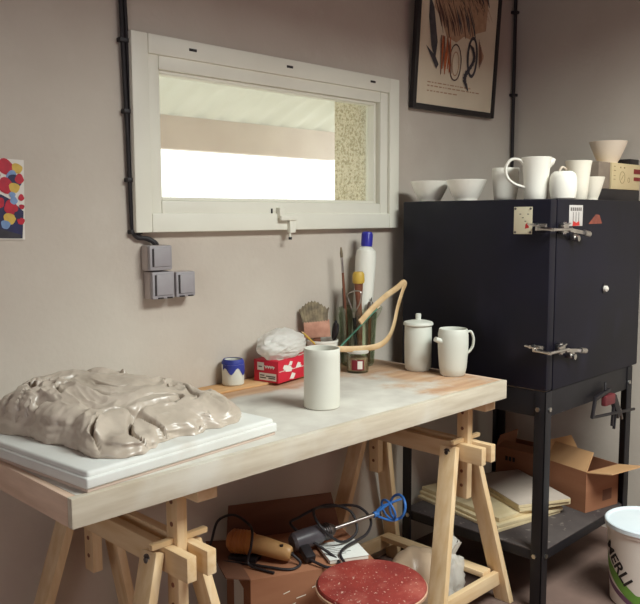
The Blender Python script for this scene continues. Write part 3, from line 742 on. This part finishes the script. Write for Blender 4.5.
# ------------------------------------------------------------------ kiln and its stand
KX0, KX1, KY0, KY1, KZ0, KZ1 = 2.407, 3.137, 1.316, 1.938, .785, 1.4375
t = thing('kiln', 'large square black front-loading kiln with clamped door, standing on a steel stand', 'kiln', (KX0,KY0,KZ0))
W_, D_, H_ = KX1-KX0, KY1-KY0, KZ1-KZ0
b = B(); b.box(.046, W_, 0, D_, 0, H_, .006); b.box(.040,.048,.008,D_-.008,.008,H_-.008)
b.build('body', M['kiln'], t)
dr = B().box(0, .041, 0, D_, .004, H_-.002, .005).build('door', M['kiln'], t)
def fl(b, pts): return b.face(pts)
# left plate (on the door) and tag (on the side)
b = B(); b.box(-.0015,.0005,.067,.137,.534,.626,.0006); b.build('door_plate', M['plate'], dr)
b = B(); b.face([(-.0018,.077,.556),(-.0018,.094,.552),(-.0018,.092,.567),(-.0018,.085,.573)]); b.build('red_mark', M['red'], dr)
for yv, zv in ((.073,.540),(.131,.540),(.073,.620),(.131,.620)): B().cyl((-.0035,yv,zv),(-.001,yv,zv),.004,n=10).build('plate_screw', M['ink'], dr)
b = B()
for i in range(4): b.face([(-.0018,.116-.01*i,.60-.012*(i%3)),(-.0018,.109-.01*i,.60-.012*(i%3)),(-.0018,.109-.01*i,.603-.012*(i%3)),(-.0018,.116-.01*i,.603-.012*(i%3))])
b.build('plate_lettering', M['ink'], dr)
b = B(); b.box(.125,.222,-.0015,.0005,.560,.632,.0006); b.build('side_tag', M['tagw'], t)
b = B()
for i in range(6): b.face([(.132+i*.014,-.002,.612),(.141+i*.014,-.002,.612),(.141+i*.014,-.002,.624),(.132+i*.014,-.002,.624)])
for i in range(3): b.face([(.150+i*.02,-.002,.575),(.154+i*.02,-.002,.575),(.154+i*.02,-.002,.608),(.150+i*.02,-.002,.608)])
b.build('tag_lettering', M['ink'], t)
b = B(); b.face([(.148,-.0022,.560),(.200,-.0022,.562),(.196,-.0022,.577),(.176,-.0022,.571),(.152,-.0022,.578)]); b.build('tag_red_patch', M['red'], t)
b = B(); b.face([(.268,-.0008,.566),(.374,-.0008,.567),(.352,-.0008,.598),(.322,-.0008,.600)]); b.build('warning_sticker', M['orange'], t)
b = B(); b.cyl((.41,-.001,.327),(.41,-.012,.327),.011,n=20); b.cyl((.41,-.012,.327),(.41,-.016,.327),.006,n=12); b.build('peephole_plug', M['label'], t)
b = B(); b.lathe([(.018,0),(.018,.003),(.011,.003),(.011,0)], 20, 0, Matrix.Translation((.41,0,.327))@Matrix.Rotation(PI/2,4,'X')); b.build('peephole_ring', M['black'], t)
def latch(zc):
    b = B()
    # door side: bracket and wing nut on the corner
    b.box(-.012,.0,.010,.05,zc-.012,zc+.012,.003); b.cyl((-.004,.045,zc+.008),(-.034,.045,zc+.008),.006,n=10)
    b.bar((-.03,.066,zc+.010),(-.03,.026,zc+.006),.012,.006,(0,0,1),.002)
    # link across the corner, hinge block, handle
    b.cyl((-.024,.03,zc-.004),(-.020,-.026,zc-.008),.006,n=10)
    b.cyl((-.026,-.02,zc-.008),(.10,-.026,zc-.008),.0055,n=10)
    b.box(.052,.088,-.022,.0,zc-.020,zc+.012,.003); b.cyl((.07,-.012,zc-.024),(.07,-.012,zc+.016),.008,n=12)
    b.bar((.03,-.026,zc+.004),(.085,-.024,zc+.012),.010,.006,(0,0,1),.002)
    b.bar((.085,-.026,zc-.010),(.185,-.030,zc-.022),.013,.007,(0,1,0),.002)
    b.cyl((.178,-.03,zc-.021),(.212,-.032,zc-.026),.0105,n=12)
    b.box(.13,.16,-.02,0,zc-.045,zc-.022,.003); b.cyl((.145,-.012,zc-.040),(.145,-.03,zc-.040),.010,n=12)
    b.build('toggle_latch', M['steel'], t)
latch(.558); latch(.148)

t = thing('kiln_stand', 'black angle-iron stand with lower shelf carrying the kiln, boards and cartons', 'stand', (KX0,KY0,0))
sw, sd = .688, .615; zt_ = KZ0-.0005; ztop = .745
def angle_leg(x, y, sx, sy):
    b = B(); w_, th = .042, .004
    b.box(min(x,x+sx*w_), max(x,x+sx*w_), min(y,y+sy*th), max(y,y+sy*th), 0, zt_, .0008)
    b.box(min(x,x+sx*th), max(x,x+sx*th), min(y,y+sy*w_), max(y,y+sy*w_), 0, zt_, .0008)
    lg = b.build('leg', M['stand'], t)
    for z in (.722, .20):
        for px_, py_, dx, dy in ((x, y+sy*.028, -sx, 0), (x+sx*.028, y, 0, -sy)):
            B().cyl((px_,py_,z),(px_+dx*.005,py_+dy*.005,z),.0085,n=6).build('bolt', M['steel'], lg)
angle_leg(0,0,1,1); angle_leg(sw,0,-1,1); angle_leg(0,sd,1,-1); angle_leg(sw,sd,-1,-1)
for z in (ztop, ):
    b = B()
    b.box(.004, sw-.004, .004, .009, z-.05, zt_, .001); b.box(.004, sw-.004, sd-.009, sd-.004, z-.05, zt_, .001)
    b.box(.004,.009,.004,sd-.004,z-.05,zt_,.001); b.box(sw-.009,sw-.004,.004,sd-.004,z-.05,zt_,.001)
    b.build('top_rail', M['stand'], t)
b = B(); b.box(.0045, sw-.0045, .0045, sd-.0045, .216, .220, .0005); 
b.build('shelf', M['shelf'], t)
b = B(); b.box(.0045, sw-.0045, .0045, .0085, .182, .2159, .0006); b.box(.0045, sw-.0045, sd-.0085, sd-.0045, .182, .2159, .0006)
b.box(.0045,.0085,.009,sd-.009,.182,.2159,.0006); b.box(sw-.0085,sw-.0045,.009,sd-.009,.182,.2159,.0006)
b.build('shelf_rail', M['stand'], t)
ZSH = .2205

# bar clamp hung under the kiln rail
t = thing('bar_clamp', 'dark bar clamp with red jaw hanging from the stand rail under the kiln', 'clamp', (2.79,1.300,.64))
b = B(); b.bar((-.07,0,.004),(.275,-.01,-.022),.009,.010,(0,0,1),.002); b.build('bar', M['black'], t)
b = B(); b.bar((-.068,0,.0),(-.045,0,.075),.012,.012,(0,1,0),.003); b.bar((-.05,0,.07),(.07,0,.088),.014,.014,(0,1,0),.003); b.tube([(.03,0,.09),(.04,.004,.115),(.05,.01,.1095)], .004, 6); b.build('frame_arm', M['black'], t)
b = B(); b.prism([(.02,-.01),(.10,-.012),(.10,.012),(.02,.01)], .030, .070, .006); b.build('red_jaw', M['jaw'], t)
b = B(); b.bar((.10,0,.055),(.155,0,-.03),.034,.018,(0,1,0),.005); b.bar((.11,0,.03),(.10,0,-.06),.010,.010,(0,1,0),.002); b.bar((.13,0,.0),(.118,0,-.075),.008,.010,(0,1,0),.002); b.build('grip', M['black'], t)
b = B(); b.bar((.15,-.008,-.0),(.172,-.008,-.045),.009,.006,(0,1,0),.002); b.build('lever', M['steel_dull'], t)

# boards stacked on the lower shelf
bz = ZSH
specs = [(.445,.35,.012,2.455,1.520,-11,'pale fibreboard batt, lowest of the stack on the kiln stand shelf'),
         (.45,.352,.013,2.458,1.524,-13,'pale fibreboard batt, second from the bottom of the shelf stack'),
         (.43,.335,.016,2.487,1.536,-11,'pale fibreboard batt, middle one of the stack on the shelf'),
         (.36,.235,.014,2.592,1.512,-24,'smaller pale board, second from the top of the shelf stack'),
         (.37,.230,.016,2.590,1.516,-27,'grey-faced smaller board, topmost of the stack on the shelf')]
for i, (ly, lx, th, x, y, rz, lab) in enumerate(specs):
    o = B().box(0, lx, 0, ly, 0, th, .002).build('kiln_board', M['board'] if i < 4 else M['board_top'], loc=(x,y,bz), rot=(0,0,math.radians(rz)))
    tag(o, lab, 'board', 'boards stacked on the stand shelf'); bz += th+.0004
    if i == 4:
        B().box(-.0006, lx+.0006, -.0006, ly+.0006, .001, th-.003, .001).build('raw_edge', M['board'], o)

# cartons on the shelf
def carton(name, label, loc, rz, lx, ly, h, flaps, mats, extra=None, closed=False):
    t = thing(name, label, 'carton', loc, math.radians(rz))
    th = .004; b = B()
    b.box(0,lx,0,ly,0,th); b.box(0,lx,0,th,th,h); b.box(0,lx,ly-th,ly,th,h); b.box(0,th,th,ly-th,th,h); b.box(lx-th,lx,th,ly-th,th,h)
    if closed: b.box(th,lx-th,th,ly-th,h-th,h-.0005)
    b.build('carton_body', mats[0], t)
    for (p0, p1, dirv, ln, skew) in flaps:
        p0 = Vector(p0); p1 = Vector(p1); dv = Vector(dirv).normalized()*ln; e = (p1-p0).normalized()*skew
        n = (p1-p0).cross(dv).normalized()*.0035
        bb = bmesh.new(); q = [p0, p1, p1+dv-e, p0+dv+e]
        lo_ = [bb.verts.new(v) for v in q]; hi_ = [bb.verts.new(v+n) for v in q]
        bb.faces.new(lo_); bb.faces.new(hi_[::-1])
        for i in range(4): bb.faces.new((lo_[i],lo_[(i+1)%4],hi_[(i+1)%4],hi_[i]))
        bmesh.ops.recalc_face_normals(bb, faces=bb.faces)
        b = B(); b._add(bb); b.build('flap', mats[1], t)
    if extra: extra(t)
    return t
carton('open_carton', 'brown cardboard carton with flaps splayed open at the front of the stand shelf', (2.862,1.382,ZSH), -13, .195, .20, .165,
       [((0,0,.165),(0,.20,.165),(.45,.05,.62),.085,.004), ((.0,0,.165),(.195,0,.165),(.18,-1,.16),.105,-.0), ((0,.20,.165),(.195,.20,.165),(0,.5,.8),.075,.006)],
       (M['card'], M['card_in']), lambda t: B().face([(.10,-.0008,.03),(.155,-.0008,.03),(.155,-.0008,.075),(.10,-.0008,.075)]).build('shipping_print', M['card_dark'], t))
def marks(t):
    b = B()
    for i in range(3): b.box(-.0010,-.0002,.155+i*.018,.167+i*.018,.095,.115)
    b.build('printed_marks', M['textink'], t)
carton('flat_carton', 'second brown carton behind the stacked boards, one flap raised, small dark print', (2.975,1.61,ZSH), 0, .165, .25, .150,
       [((0,.25,.150),(.165,.25,.150),(0,-.25,1),.05,.01), ((0,0,.150),(0,.25,.150),(1,0,.25),.06,.006)], (M['card'], M['card']), marks)

# ------------------------------------------------------------------ pots and controller on the kiln
ZK = KZ1+.0005
def bowl(loc, ro, rb, h, m, label, foot=True):
    pr = [(0,.003),(rb*.75,.003),(rb*.8,0),(rb,0),(rb,.006)]
    for k in range(1,10):
        u = k/9; pr.append((rb+(ro-rb)*(u**.82), .006+(h-.007)*u))
    pr += [(ro-.001,h),(ro-.003,h-.0005)]
    for k in range(8,-1,-1):
        u = k/9; pr.append((max(.002,rb+(ro-rb)*(u**.82)-.004), .010+(h-.011)*u))
    pr.append((0,.010))
    return tag(B().lathe(pr, 44).build('bowl', m, loc=loc), label, 'bowl', 'bowls on top of the kiln')
bowl((2.487,1.872,ZK), .0745, .042, .076, M['bisque_lit'], 'white flared bowl on the kiln, the one next to the window')
bowl((2.486,1.705,ZK), .0745, .042, .076, M['bisque_lit'], 'white flared bowl on the kiln, between the other bowl and the tumbler')
tag(B().lathe(cup_profile(.049,.118,.004,.040,curve=.002), 40).build('tumbler', M['bisque_lit'], loc=(2.585,1.600,ZK)), 'plain white tumbler on the kiln, half hidden behind the big jug', 'tumbler')
t = thing('handled_jug', 'large white jug with round ear handle, tallest pot on the kiln', 'jug', (2.556,1.458,ZK))
b = B(); b.lathe([(0,0),(.037,0),(.040,.004),(.0415,.03),(.0445,.085),(.0480,.12),(.053,.146),(.0515,.148),(.047,.140),(.044,.12),(.041,.085),(.037,.008),(0,.008)], 44)
b.build('body', M['bisque_lit'], t)
d = Vector((-.74,.67,0))
b = B(); b.tube([d*.045+Vector((0,0,.122)), d*.062+Vector((0,0,.139)), d*.092+Vector((0,0,.139)), d*.110+Vector((0,0,.112)), d*.103+Vector((0,0,.076)), d*.076+Vector((0,0,.054)), d*.042+Vector((0,0,.043))], .0058, 10, w=.0085)
b.build('handle', M['bisque_lit'], t)
d = Vector((.74,-.67,0))
b = B(); b.tube([d*.043+Vector((0,0,.112)), d*.0525+Vector((0,0,.130)), d*.060+Vector((0,0,.1445))], [.006,.012,.010], 12); b.build('spout', M['bisque_lit'], t)
tag(B().lathe([(0,0),(.037,0),(.042,.004),(.0465,.03),(.0470,.055),(.0455,.075),(.0405,.088),(.033,.094),(.031,.096),(.029,.094),(.036,.086),(.041,.07),(.042,.04),(.036,.008),(0,.008)], 40).build('round_pot', M['bisque_lit'], loc=(2.580,1.366,ZK)), 'small round shouldered white pot on the kiln in front of the handled mug', 'pot')
t = thing('tall_mug', 'tall flared white mug with small looped handle, beside the round pot on the kiln', 'mug', (2.700,1.372,ZK))
B().lathe([(0,0),(.030,0),(.033,.004),(.037,.06),(.044,.122),(.0475,.137),(.0455,.138),(.041,.122),(.034,.06),(.030,.008),(0,.008)], 40).build('body', M['cream'], t)
d = Vector((-.72,.69,0))
b = B(); b.tube([d*.040+Vector((0,0,.104)), d*.058+Vector((0,0,.116)), d*.069+Vector((0,0,.100)), d*.060+Vector((0,0,.075)), d*.038+Vector((0,0,.066))], .0045, 8, w=.0065); b.build('handle', M['pinkish'], t)
bowl((2.806,1.374,ZK), .048, .025, .084, M['cream'], 'small cream cup-bowl on the kiln between the tall mug and the controller')
t = thing('kiln_controller', 'beige controller front with dark red stripes on a black housing atop the kiln', 'controller', (2.922,1.404,ZK))
B().box(0,.38,0,.15,0,.046,.003).build('housing', M['black'], t)
b = B(); b.box(.118,.38,.0,.13,.0465,.150,.003); b.build('front_unit', M['beige'], t)
b = B(); b.box(.318,.378,-.002,.001,.112,.131); b.box(.320,.378,-.002,.001,.084,.098); b.build('red_stripe', M['darkred'], t)
b = B()
for x, z, wd, hh in ((.135,.134,.012,.003),(.135,.118,.016,.003),(.190,.130,.008,.006),(.225,.130,.008,.006),(.135,.098,.014,.0025),(.135,.084,.014,.0025)): b.box(x,x+wd,-.001,.0005,z,z+hh)
ring_pts = []
for cx_, cz_ in ((.212,.094),): b.lathe([(.024,0),(.024,.0008),(.0222,.0008),(.0222,0)], 28, 0, Matrix.Translation((cx_,0,cz_))@Matrix.Rotation(PI/2,4,'X')); b.bar((.204,-.0004,.086),(.222,-.0004,.104),.002,.001,(0,1,0)); 
b.lathe([(.010,0),(.010,.0008),(.0085,.0008),(.0085,0)], 20, 0, Matrix.Translation((.272,0,.085))@Matrix.Rotation(PI/2,4,'X'))
b.build('dial_marks', M['inkbrown'], t)
tag(B().box(2.934,3.034,1.408,1.525,ZK+.047,ZK+.150,.003).build('fire_brick', M['brick']), 'grey-brown firebrick on the black housing, next to the beige controller front', 'brick')
tag(B().box(3.218,3.300,1.41,1.52,ZK+.1505,ZK+.172,.002).build('dark_book', M['black']), 'flat dark slab lying on the beige controller behind the bowl', 'slab')
bowl((3.132,1.466,ZK+.151), .074, .038, .088, M['pinkish'], 'buff bowl raised on the brick and beige controller above the other pots')

# ------------------------------------------------------------------ under the table
BX = carton('big_carton', 'big battered brown carton under the table carrying power tools and a booklet', (1.42,1.70,0), -25, .395, .30, .33,
       [((0,.30,.33),(.395,.30,.33),(-.12,-.1,1),.125,.02), ((0,0,.33),(0,.30,.33),(-1,.1,.12),.07,.01)],
       (M['card_dark'], M['card_dark']), closed=True)
BX.children[0].data.materials[0] = M['card']
b = B(); b.face([(-.0008,.20,.12),(-.0008,.08,.12),(-.0008,.08,.27),(-.0008,.20,.27)]); b.build('address_label', M['label'], BX)
b = B()
for i, (x,z,l) in enumerate(((.10,.27,.02),(.14,.25,.03),(.19,.275,.02),(.12,.23,.018))): b.face([(x,-.0008,z),(x+l,-.0008,z+.006),(x+l,-.0008,z+.009),(x,-.0008,z+.003)])
b.build('paint_scuff', M['cream'], BX)
ZBX = .3305
t = thing('booklet', 'white stapled booklet lying flat on the big carton beside the tools', 'booklet', (1.668,1.628,ZBX), math.radians(-27))
B().box(0,.125,-.022,.105,0,.0115,.001).build('pages', M['label'], t)
b = B(); b.box(-.001,.127,-.024,.107,.0118,.0128,.0004); b.build('cover', M['plaster'], t)
b = B()
for i in range(6): b.box(.015,.015+.03+.05*((i*7)%5)/5,.0+.012*i,.003+.012*i,.0128,.0131)
b.build('lettering', M['ink'], t)

# power sander: ribbed amber motor with tan grip
t = thing('power_sander', 'amber and tan corded power sander tangled in its lead on the big carton', 'power tool', (1.522,1.800,ZBX), math.radians(-60))
b = B(); b.box(-.075,.015,-.036,.036,.0,.016,.003); b.build('sole', M['black'], t)
b = B(); b.lathe([(0,0),(.024,0),(.032,.008),(.035,.03),(.034,.075),(.026,.088),(0,.09)], 26, 0, Matrix.Translation((-.085,0,.052))@Matrix.Rotation(PI/2,4,'Y'))
for k in range(6): b.lathe([(.0355,0),(.0372,.002),(.0372,.004),(.0355,.006)], 26, 0, Matrix.Translation((-.072+k*.010,0,.052))@Matrix.Rotation(PI/2,4,'Y'))
b.build('motor', M['sander'], t)
b = B(); b.tube([(-.005,0,.050),(.03,0,.046),(.07,0,.038),(.105,0,.032),(.118,0,.030)], [.029,.029,.027,.025,.019], 16, w=.026); b.build('grip', M['sander2'], t)
b = B(); b.cyl((.116,.0,.03),(.125,0,.028),.007,n=10); b.cyl((.09,-.010,.055),(.09,-.010,.060),.006,n=10); b.build('switch', M['black'], t)
b = B(); b.tube([(.122,0,.028),(.15,-.01,.008),(.13,-.05,.0045),(.06,-.055,.006),(-.02,-.045,.0046),(-.10,-.05,.005),(-.15,-.02,.006),(-.155,.03,.03),(-.14,.05,.09),(-.09,.06,.11),(-.03,.03,.098),(.0,-.02,.096),(.005,-.046,.06),(.0,-.06,.012),(.05,-.075,.005),(.09,-.085,.005)], .0042, 8); b.build('power_cord', M['cable'], t)

# drill with mixing paddle
t = thing('paddle_mixer', 'corded drill with long steel mixing paddle and blue ring head on the big carton', 'power tool', (1.698,1.708,ZBX))
c0 = Vector((-.035,.012,.048)); ax = Vector((.365,-.085,.030)).normalized()
Q = Matrix.Translation(c0) @ ax.to_track_quat('Z','Y').to_matrix().to_4x4()
b = B(); b.lathe([(0,-.05),(.022,-.05),(.029,-.042),(.031,0),(.029,.05),(.024,.062),(0,.062)], 24, 0, Q); b.build('motor', M['drillgrey'], t)
b = B(); b.bar(c0+Vector((-.02,.0,-.01)), c0+Vector((-.045,-.07,-.034)), .034, .026, (0,0,1), .007); b.build('grip', M['black'], t)
b = B(); b.lathe([(0,.062),(.024,.062),(.025,.085),(.018,.10),(.012,.108),(0,.108)], 20, 0, Q)
for k in range(3): b.lathe([(.0255,.066+k*.007),(.0275,.068+k*.007),(.0255,.070+k*.007)], 20, 0, Q)
b.build('chuck', M['steel_dull'], t)
b = B(); b.lathe([(0,.106),(.0065,.106),(.0065,.28),(0,.28)], 12, 0, Q); b.build('shaft', M['steel'], t)
def QP(x, y, z): return Q @ Vector((x,y,z))
b = B()
rr_ = .040
def ringpts(zc, tilt, r=rr_): return [QP(r*math.cos(a), r*math.sin(a)*math.cos(tilt), zc+r*math.sin(a)*math.sin(tilt)) for a in (2*PI*k/14 for k in range(14))]
b.tube(ringpts(.363,.35), .0045, 8, closed=True); b.tube(ringpts(.325,-.2,.036), .004, 8, closed=True)
for a in (0, 2.1, 4.2): b.tube([QP(.006*math.cos(a),.006*math.sin(a),.273), QP(.026*math.cos(a),.026*math.sin(a),.303), QP(.039*math.cos(a),.037*math.sin(a),.328), QP(.040*math.cos(a),.038*math.sin(a),.365)], .004, 7)
b.lathe([(0,.263),(.010,.263),(.010,.282),(0,.282)], 12, 0, Q)
b.build('paddle_head', M['paddleblue'], t)
b = B(); b.tube([c0+Vector((-.045,-.07,-.035)), Vector((-.07,-.115,.006)), Vector((-.045,-.135,.007)), Vector((-.012,-.09,.012)), Vector((-.045,.062,.075)), Vector((.01,.085,.085)), Vector((.10,.05,.11)), Vector((.16,.0,.085)), Vector((.14,-.045,.034)), Vector((.06,-.05,.026)), Vector((-.0,-.02,.085)), Vector((.03,.04,.115)), Vector((.12,.055,.098)), Vector((.21,.02,.085)), Vector((.225,-.03,.05)), Vector((.16,-.07,.028)), Vector((.05,-.085,.026)), Vector((.0,-.105,.020)), Vector((-.02,-.150,.006))], .0045, 8)
b.build('power_cord', M['cable'], t)

# red stool
t = thing('round_stool', 'low round stool with clay-spattered red seat, standing in front of the big carton', 'stool', (1.612,1.402,0))
B().lathe([(0,.336),(.135,.336),(.149,.340),(.1545,.347),(.1545,.353),(.150,.359),(.142,.361),(0,.361)], 56).build('seat', M['redseat'], t)
B().lathe([(.1535,.339),(.1575,.341),(.1580,.349),(.1555,.351),(.1535,.349)], 56).build('seat_rim', M['seatrim'], t)
for k in range(3):
    a = math.radians(-95+k*120); c, s_ = math.cos(a), math.sin(a)
    B().cyl((.105*c,.105*s_,0),(.085*c,.085*s_,.338),.012,.015,n=14).build('leg', M['pine'], t)
B().tube([(.097*math.cos(a),.097*math.sin(a),.12) for a in (2*PI*k/12 for k in range(12))], .006, 8, closed=True, sub=3).build('foot_ring', M['steel_dull'], t)

# bagged clay on the floor
t = thing('clay_bag', 'tan lump of clay in a knotted clear plastic bag on the floor by the trestle', 'bag', (2.150,1.665,0))
B().blob((-.0,.0,.095), (.130,.088,.118), 4, .10, 1.8, 2, flat=-.0945).build('clay_block', M['claybag'], t, ang=70)
B().blob((.085,-.080,.085), (.068,.052,.10), 4, .22, 2.6, 8, flat=-.0845, ridge=.12).build('film', M['bag'], t, ang=60)
b = B(); b.sheet(lambda u,v: (.088+.016*math.cos(u*2*PI)*(.5+1.6*v)+.022*v, -.080+.016*math.sin(u*2*PI)*(.5+1.4*v)+.004*math.sin(u*30), .165+.06*v+.010*math.sin(u*19)*v), 36, 6, .0012); b.build('knot', M['bag'], t, ang=60)

# bucket
t = thing('paint_bucket', 'white plastic bucket with pale lid and green printed band beside the kiln stand', 'bucket', (2.757,1.098,0))
b = B(); b.lathe([(0,0),(.112,0),(.116,.004),(.134,.268),(.138,.270),(.139,.285),(.1355,.287),(.132,.285),(.129,.26),(.112,.006),(0,.006)], 64); b.build('body', M['bucket'], t)
b = B(); b.lathe([(.1392,.281),(.1425,.283),(.1425,.297),(.139,.300),(.133,.299),(.129,.293),(0,.293)], 64); b.build('lid', M['bucketlid'], t)
def rad_b(z): return .116+.018*(z-.004)/.264+.0006
A0 = math.atan2(-1.066,-2.792)       # towards the viewer
al = A0+1.25                           # (unused reference angle)
def band(z0, z1, a0, a1, dz0, dz1, n=40):
    def fn(u, v):
        a = a0+(a1-a0)*u; z = z0+(z1-z0)*v+dz0+(dz1-dz0)*u; r = rad_b(z); return (r*math.cos(a), r*math.sin(a), z)
    return fn
EDGE = A0-PI/2+.08                      # left silhouette seen from the room
b = B(); b.sheet(lambda u, v: (lambda a, z: (rad_b(z)*math.cos(a), rad_b(z)*math.sin(a), z))(EDGE+u*2.2, (.185-.12*min(1,u*1.7))*v+(.135-.115*min(1,u*1.7))*(1-v)), 50, 1); b.build('green_band', M['bgreen'], t)
b = B(); b.sheet(lambda u, v: (lambda a, z: (rad_b(z)*math.cos(a), rad_b(z)*math.sin(a), z))(EDGE+u*2.2, .105-.075*min(1,u*1.7)-.022*(1-v)), 50, 1); b.build('purple_band', M['bpurple'], t)
cu = bpy.data.curves.new('lettering', 'FONT'); cu.body = 'MERLI'; cu.size = .062; cu.extrude = 0; cu.offset = .0016; cu.resolution_u = 3
tob = bpy.data.objects.new('lettering_source', cu); COL.objects.link(tob)
bpy.context.view_layer.update()
me = bpy.data.meshes.new_from_object(tob.evaluated_get(bpy.context.evaluated_depsgraph_get())); me.name = 'lettering'
bpy.data.objects.remove(tob)
bm_ = bmesh.new(); bm_.from_mesh(me)
bmesh.ops.subdivide_edges(bm_, edges=[e for e in bm_.edges if e.calc_length() > .012], cuts=3)
bmesh.ops.triangulate(bm_, faces=bm_.faces)
ca, sa = math.cos(math.radians(-48)), math.sin(math.radians(-48))
for v in bm_.verts:
    x, y = v.co.x, v.co.y
    s_, zz = x*ca-y*sa, x*sa+y*ca
    zz = .205+zz; a = EDGE+.12+s_/.128; r = rad_b(zz)+.0006
    v.co = (r*math.cos(a), r*math.sin(a), zz)
bm_.to_mesh(me); bm_.free(); me.materials.clear(); me.materials.append(M['textink'])
lo = bpy.data.objects.new('lettering', me); COL.objects.link(lo); lo.parent = t
b = B(); b.tube([(.137*math.cos(A0+1.4),.137*math.sin(A0+1.4),.262)]+[(.150*math.cos(A0+1.4+k*.44),.150*math.sin(A0+1.4+k*.44),.262-.05*math.sin(PI*k/7)) for k in range(1,7)]+[(.137*math.cos(A0+1.4+PI),.137*math.sin(A0+1.4+PI),.262)], .0025, 6); b.build('handle', M['steel_dull'], t)

# ------------------------------------------------------------------ light
wd = bpy.data.worlds.new('World'); scn.world = wd; wd.use_nodes = True
bg = wd.node_tree.nodes['Background']; bg.inputs['Color'].default_value = (1,.985,.96,1); bg.inputs['Strength'].default_value = 2.3
def area(name, loc, target, sx, sy, power, color=(1,1,1), spread=PI):
    l = bpy.data.lights.new(name, 'AREA'); l.shape = 'RECTANGLE'; l.size = sx; l.size_y = sy; l.energy = power; l.color = color; l.spread = spread
    o = bpy.data.objects.new(name, l); COL.objects.link(o); o.location = loc
    o.rotation_euler = (Vector(target)-Vector(loc)).to_track_quat('-Z','Y').to_euler(); return o
# main light: area lamp in the added, unseen rooflight (the sky also comes in through the window)
area('added_rooflight', ((SX0+SX1)/2,(SY0+SY1)/2,ZC+SH), ((SX0+SX1)/2,(SY0+SY1)/2+.01,0), SX1-SX0-.02, SY1-SY0-.02, 141, (.925,1,.95))

area('side_fill', (XL-.15, .15, 1.35), (.8, 1.75, .75), .9, .8, 9, (1,.94,.95))  # added fill lamp, brightens the left-facing sides

# ------------------------------------------------------------------ camera
f, pitch, yaw, roll = 793.1951, .107, .7886, -.0037
fw = Vector((math.sin(yaw)*math.cos(pitch), math.cos(yaw)*math.cos(pitch), -math.sin(pitch)))
r = Vector((math.cos(yaw), -math.sin(yaw), 0)); u = r.cross(fw)
r2 = r*math.cos(roll)+u*math.sin(roll); u2 = -r*math.sin(roll)+u*math.cos(roll)
cam = bpy.data.cameras.new('Camera'); co = bpy.data.objects.new('Camera', cam); COL.objects.link(co)
cam.sensor_width = 36; cam.lens = f/640*36; cam.clip_start = .02
co.matrix_world = Matrix(((r2.x,u2.x,-fw.x,0),(r2.y,u2.y,-fw.y,0),(r2.z,u2.z,-fw.z,1.38),(0,0,0,1)))
scn.camera = co
scn.view_settings.view_transform = 'Standard'; scn.view_settings.look = 'None'
scn.view_settings.gamma = 1; scn.view_settings.exposure = 0; scn.view_settings.use_curve_mapping = False
scn.cycles.use_denoising = True
scn.cycles.max_bounces = 8; scn.cycles.diffuse_bounces = 4; scn.cycles.transparent_max_bounces = 16
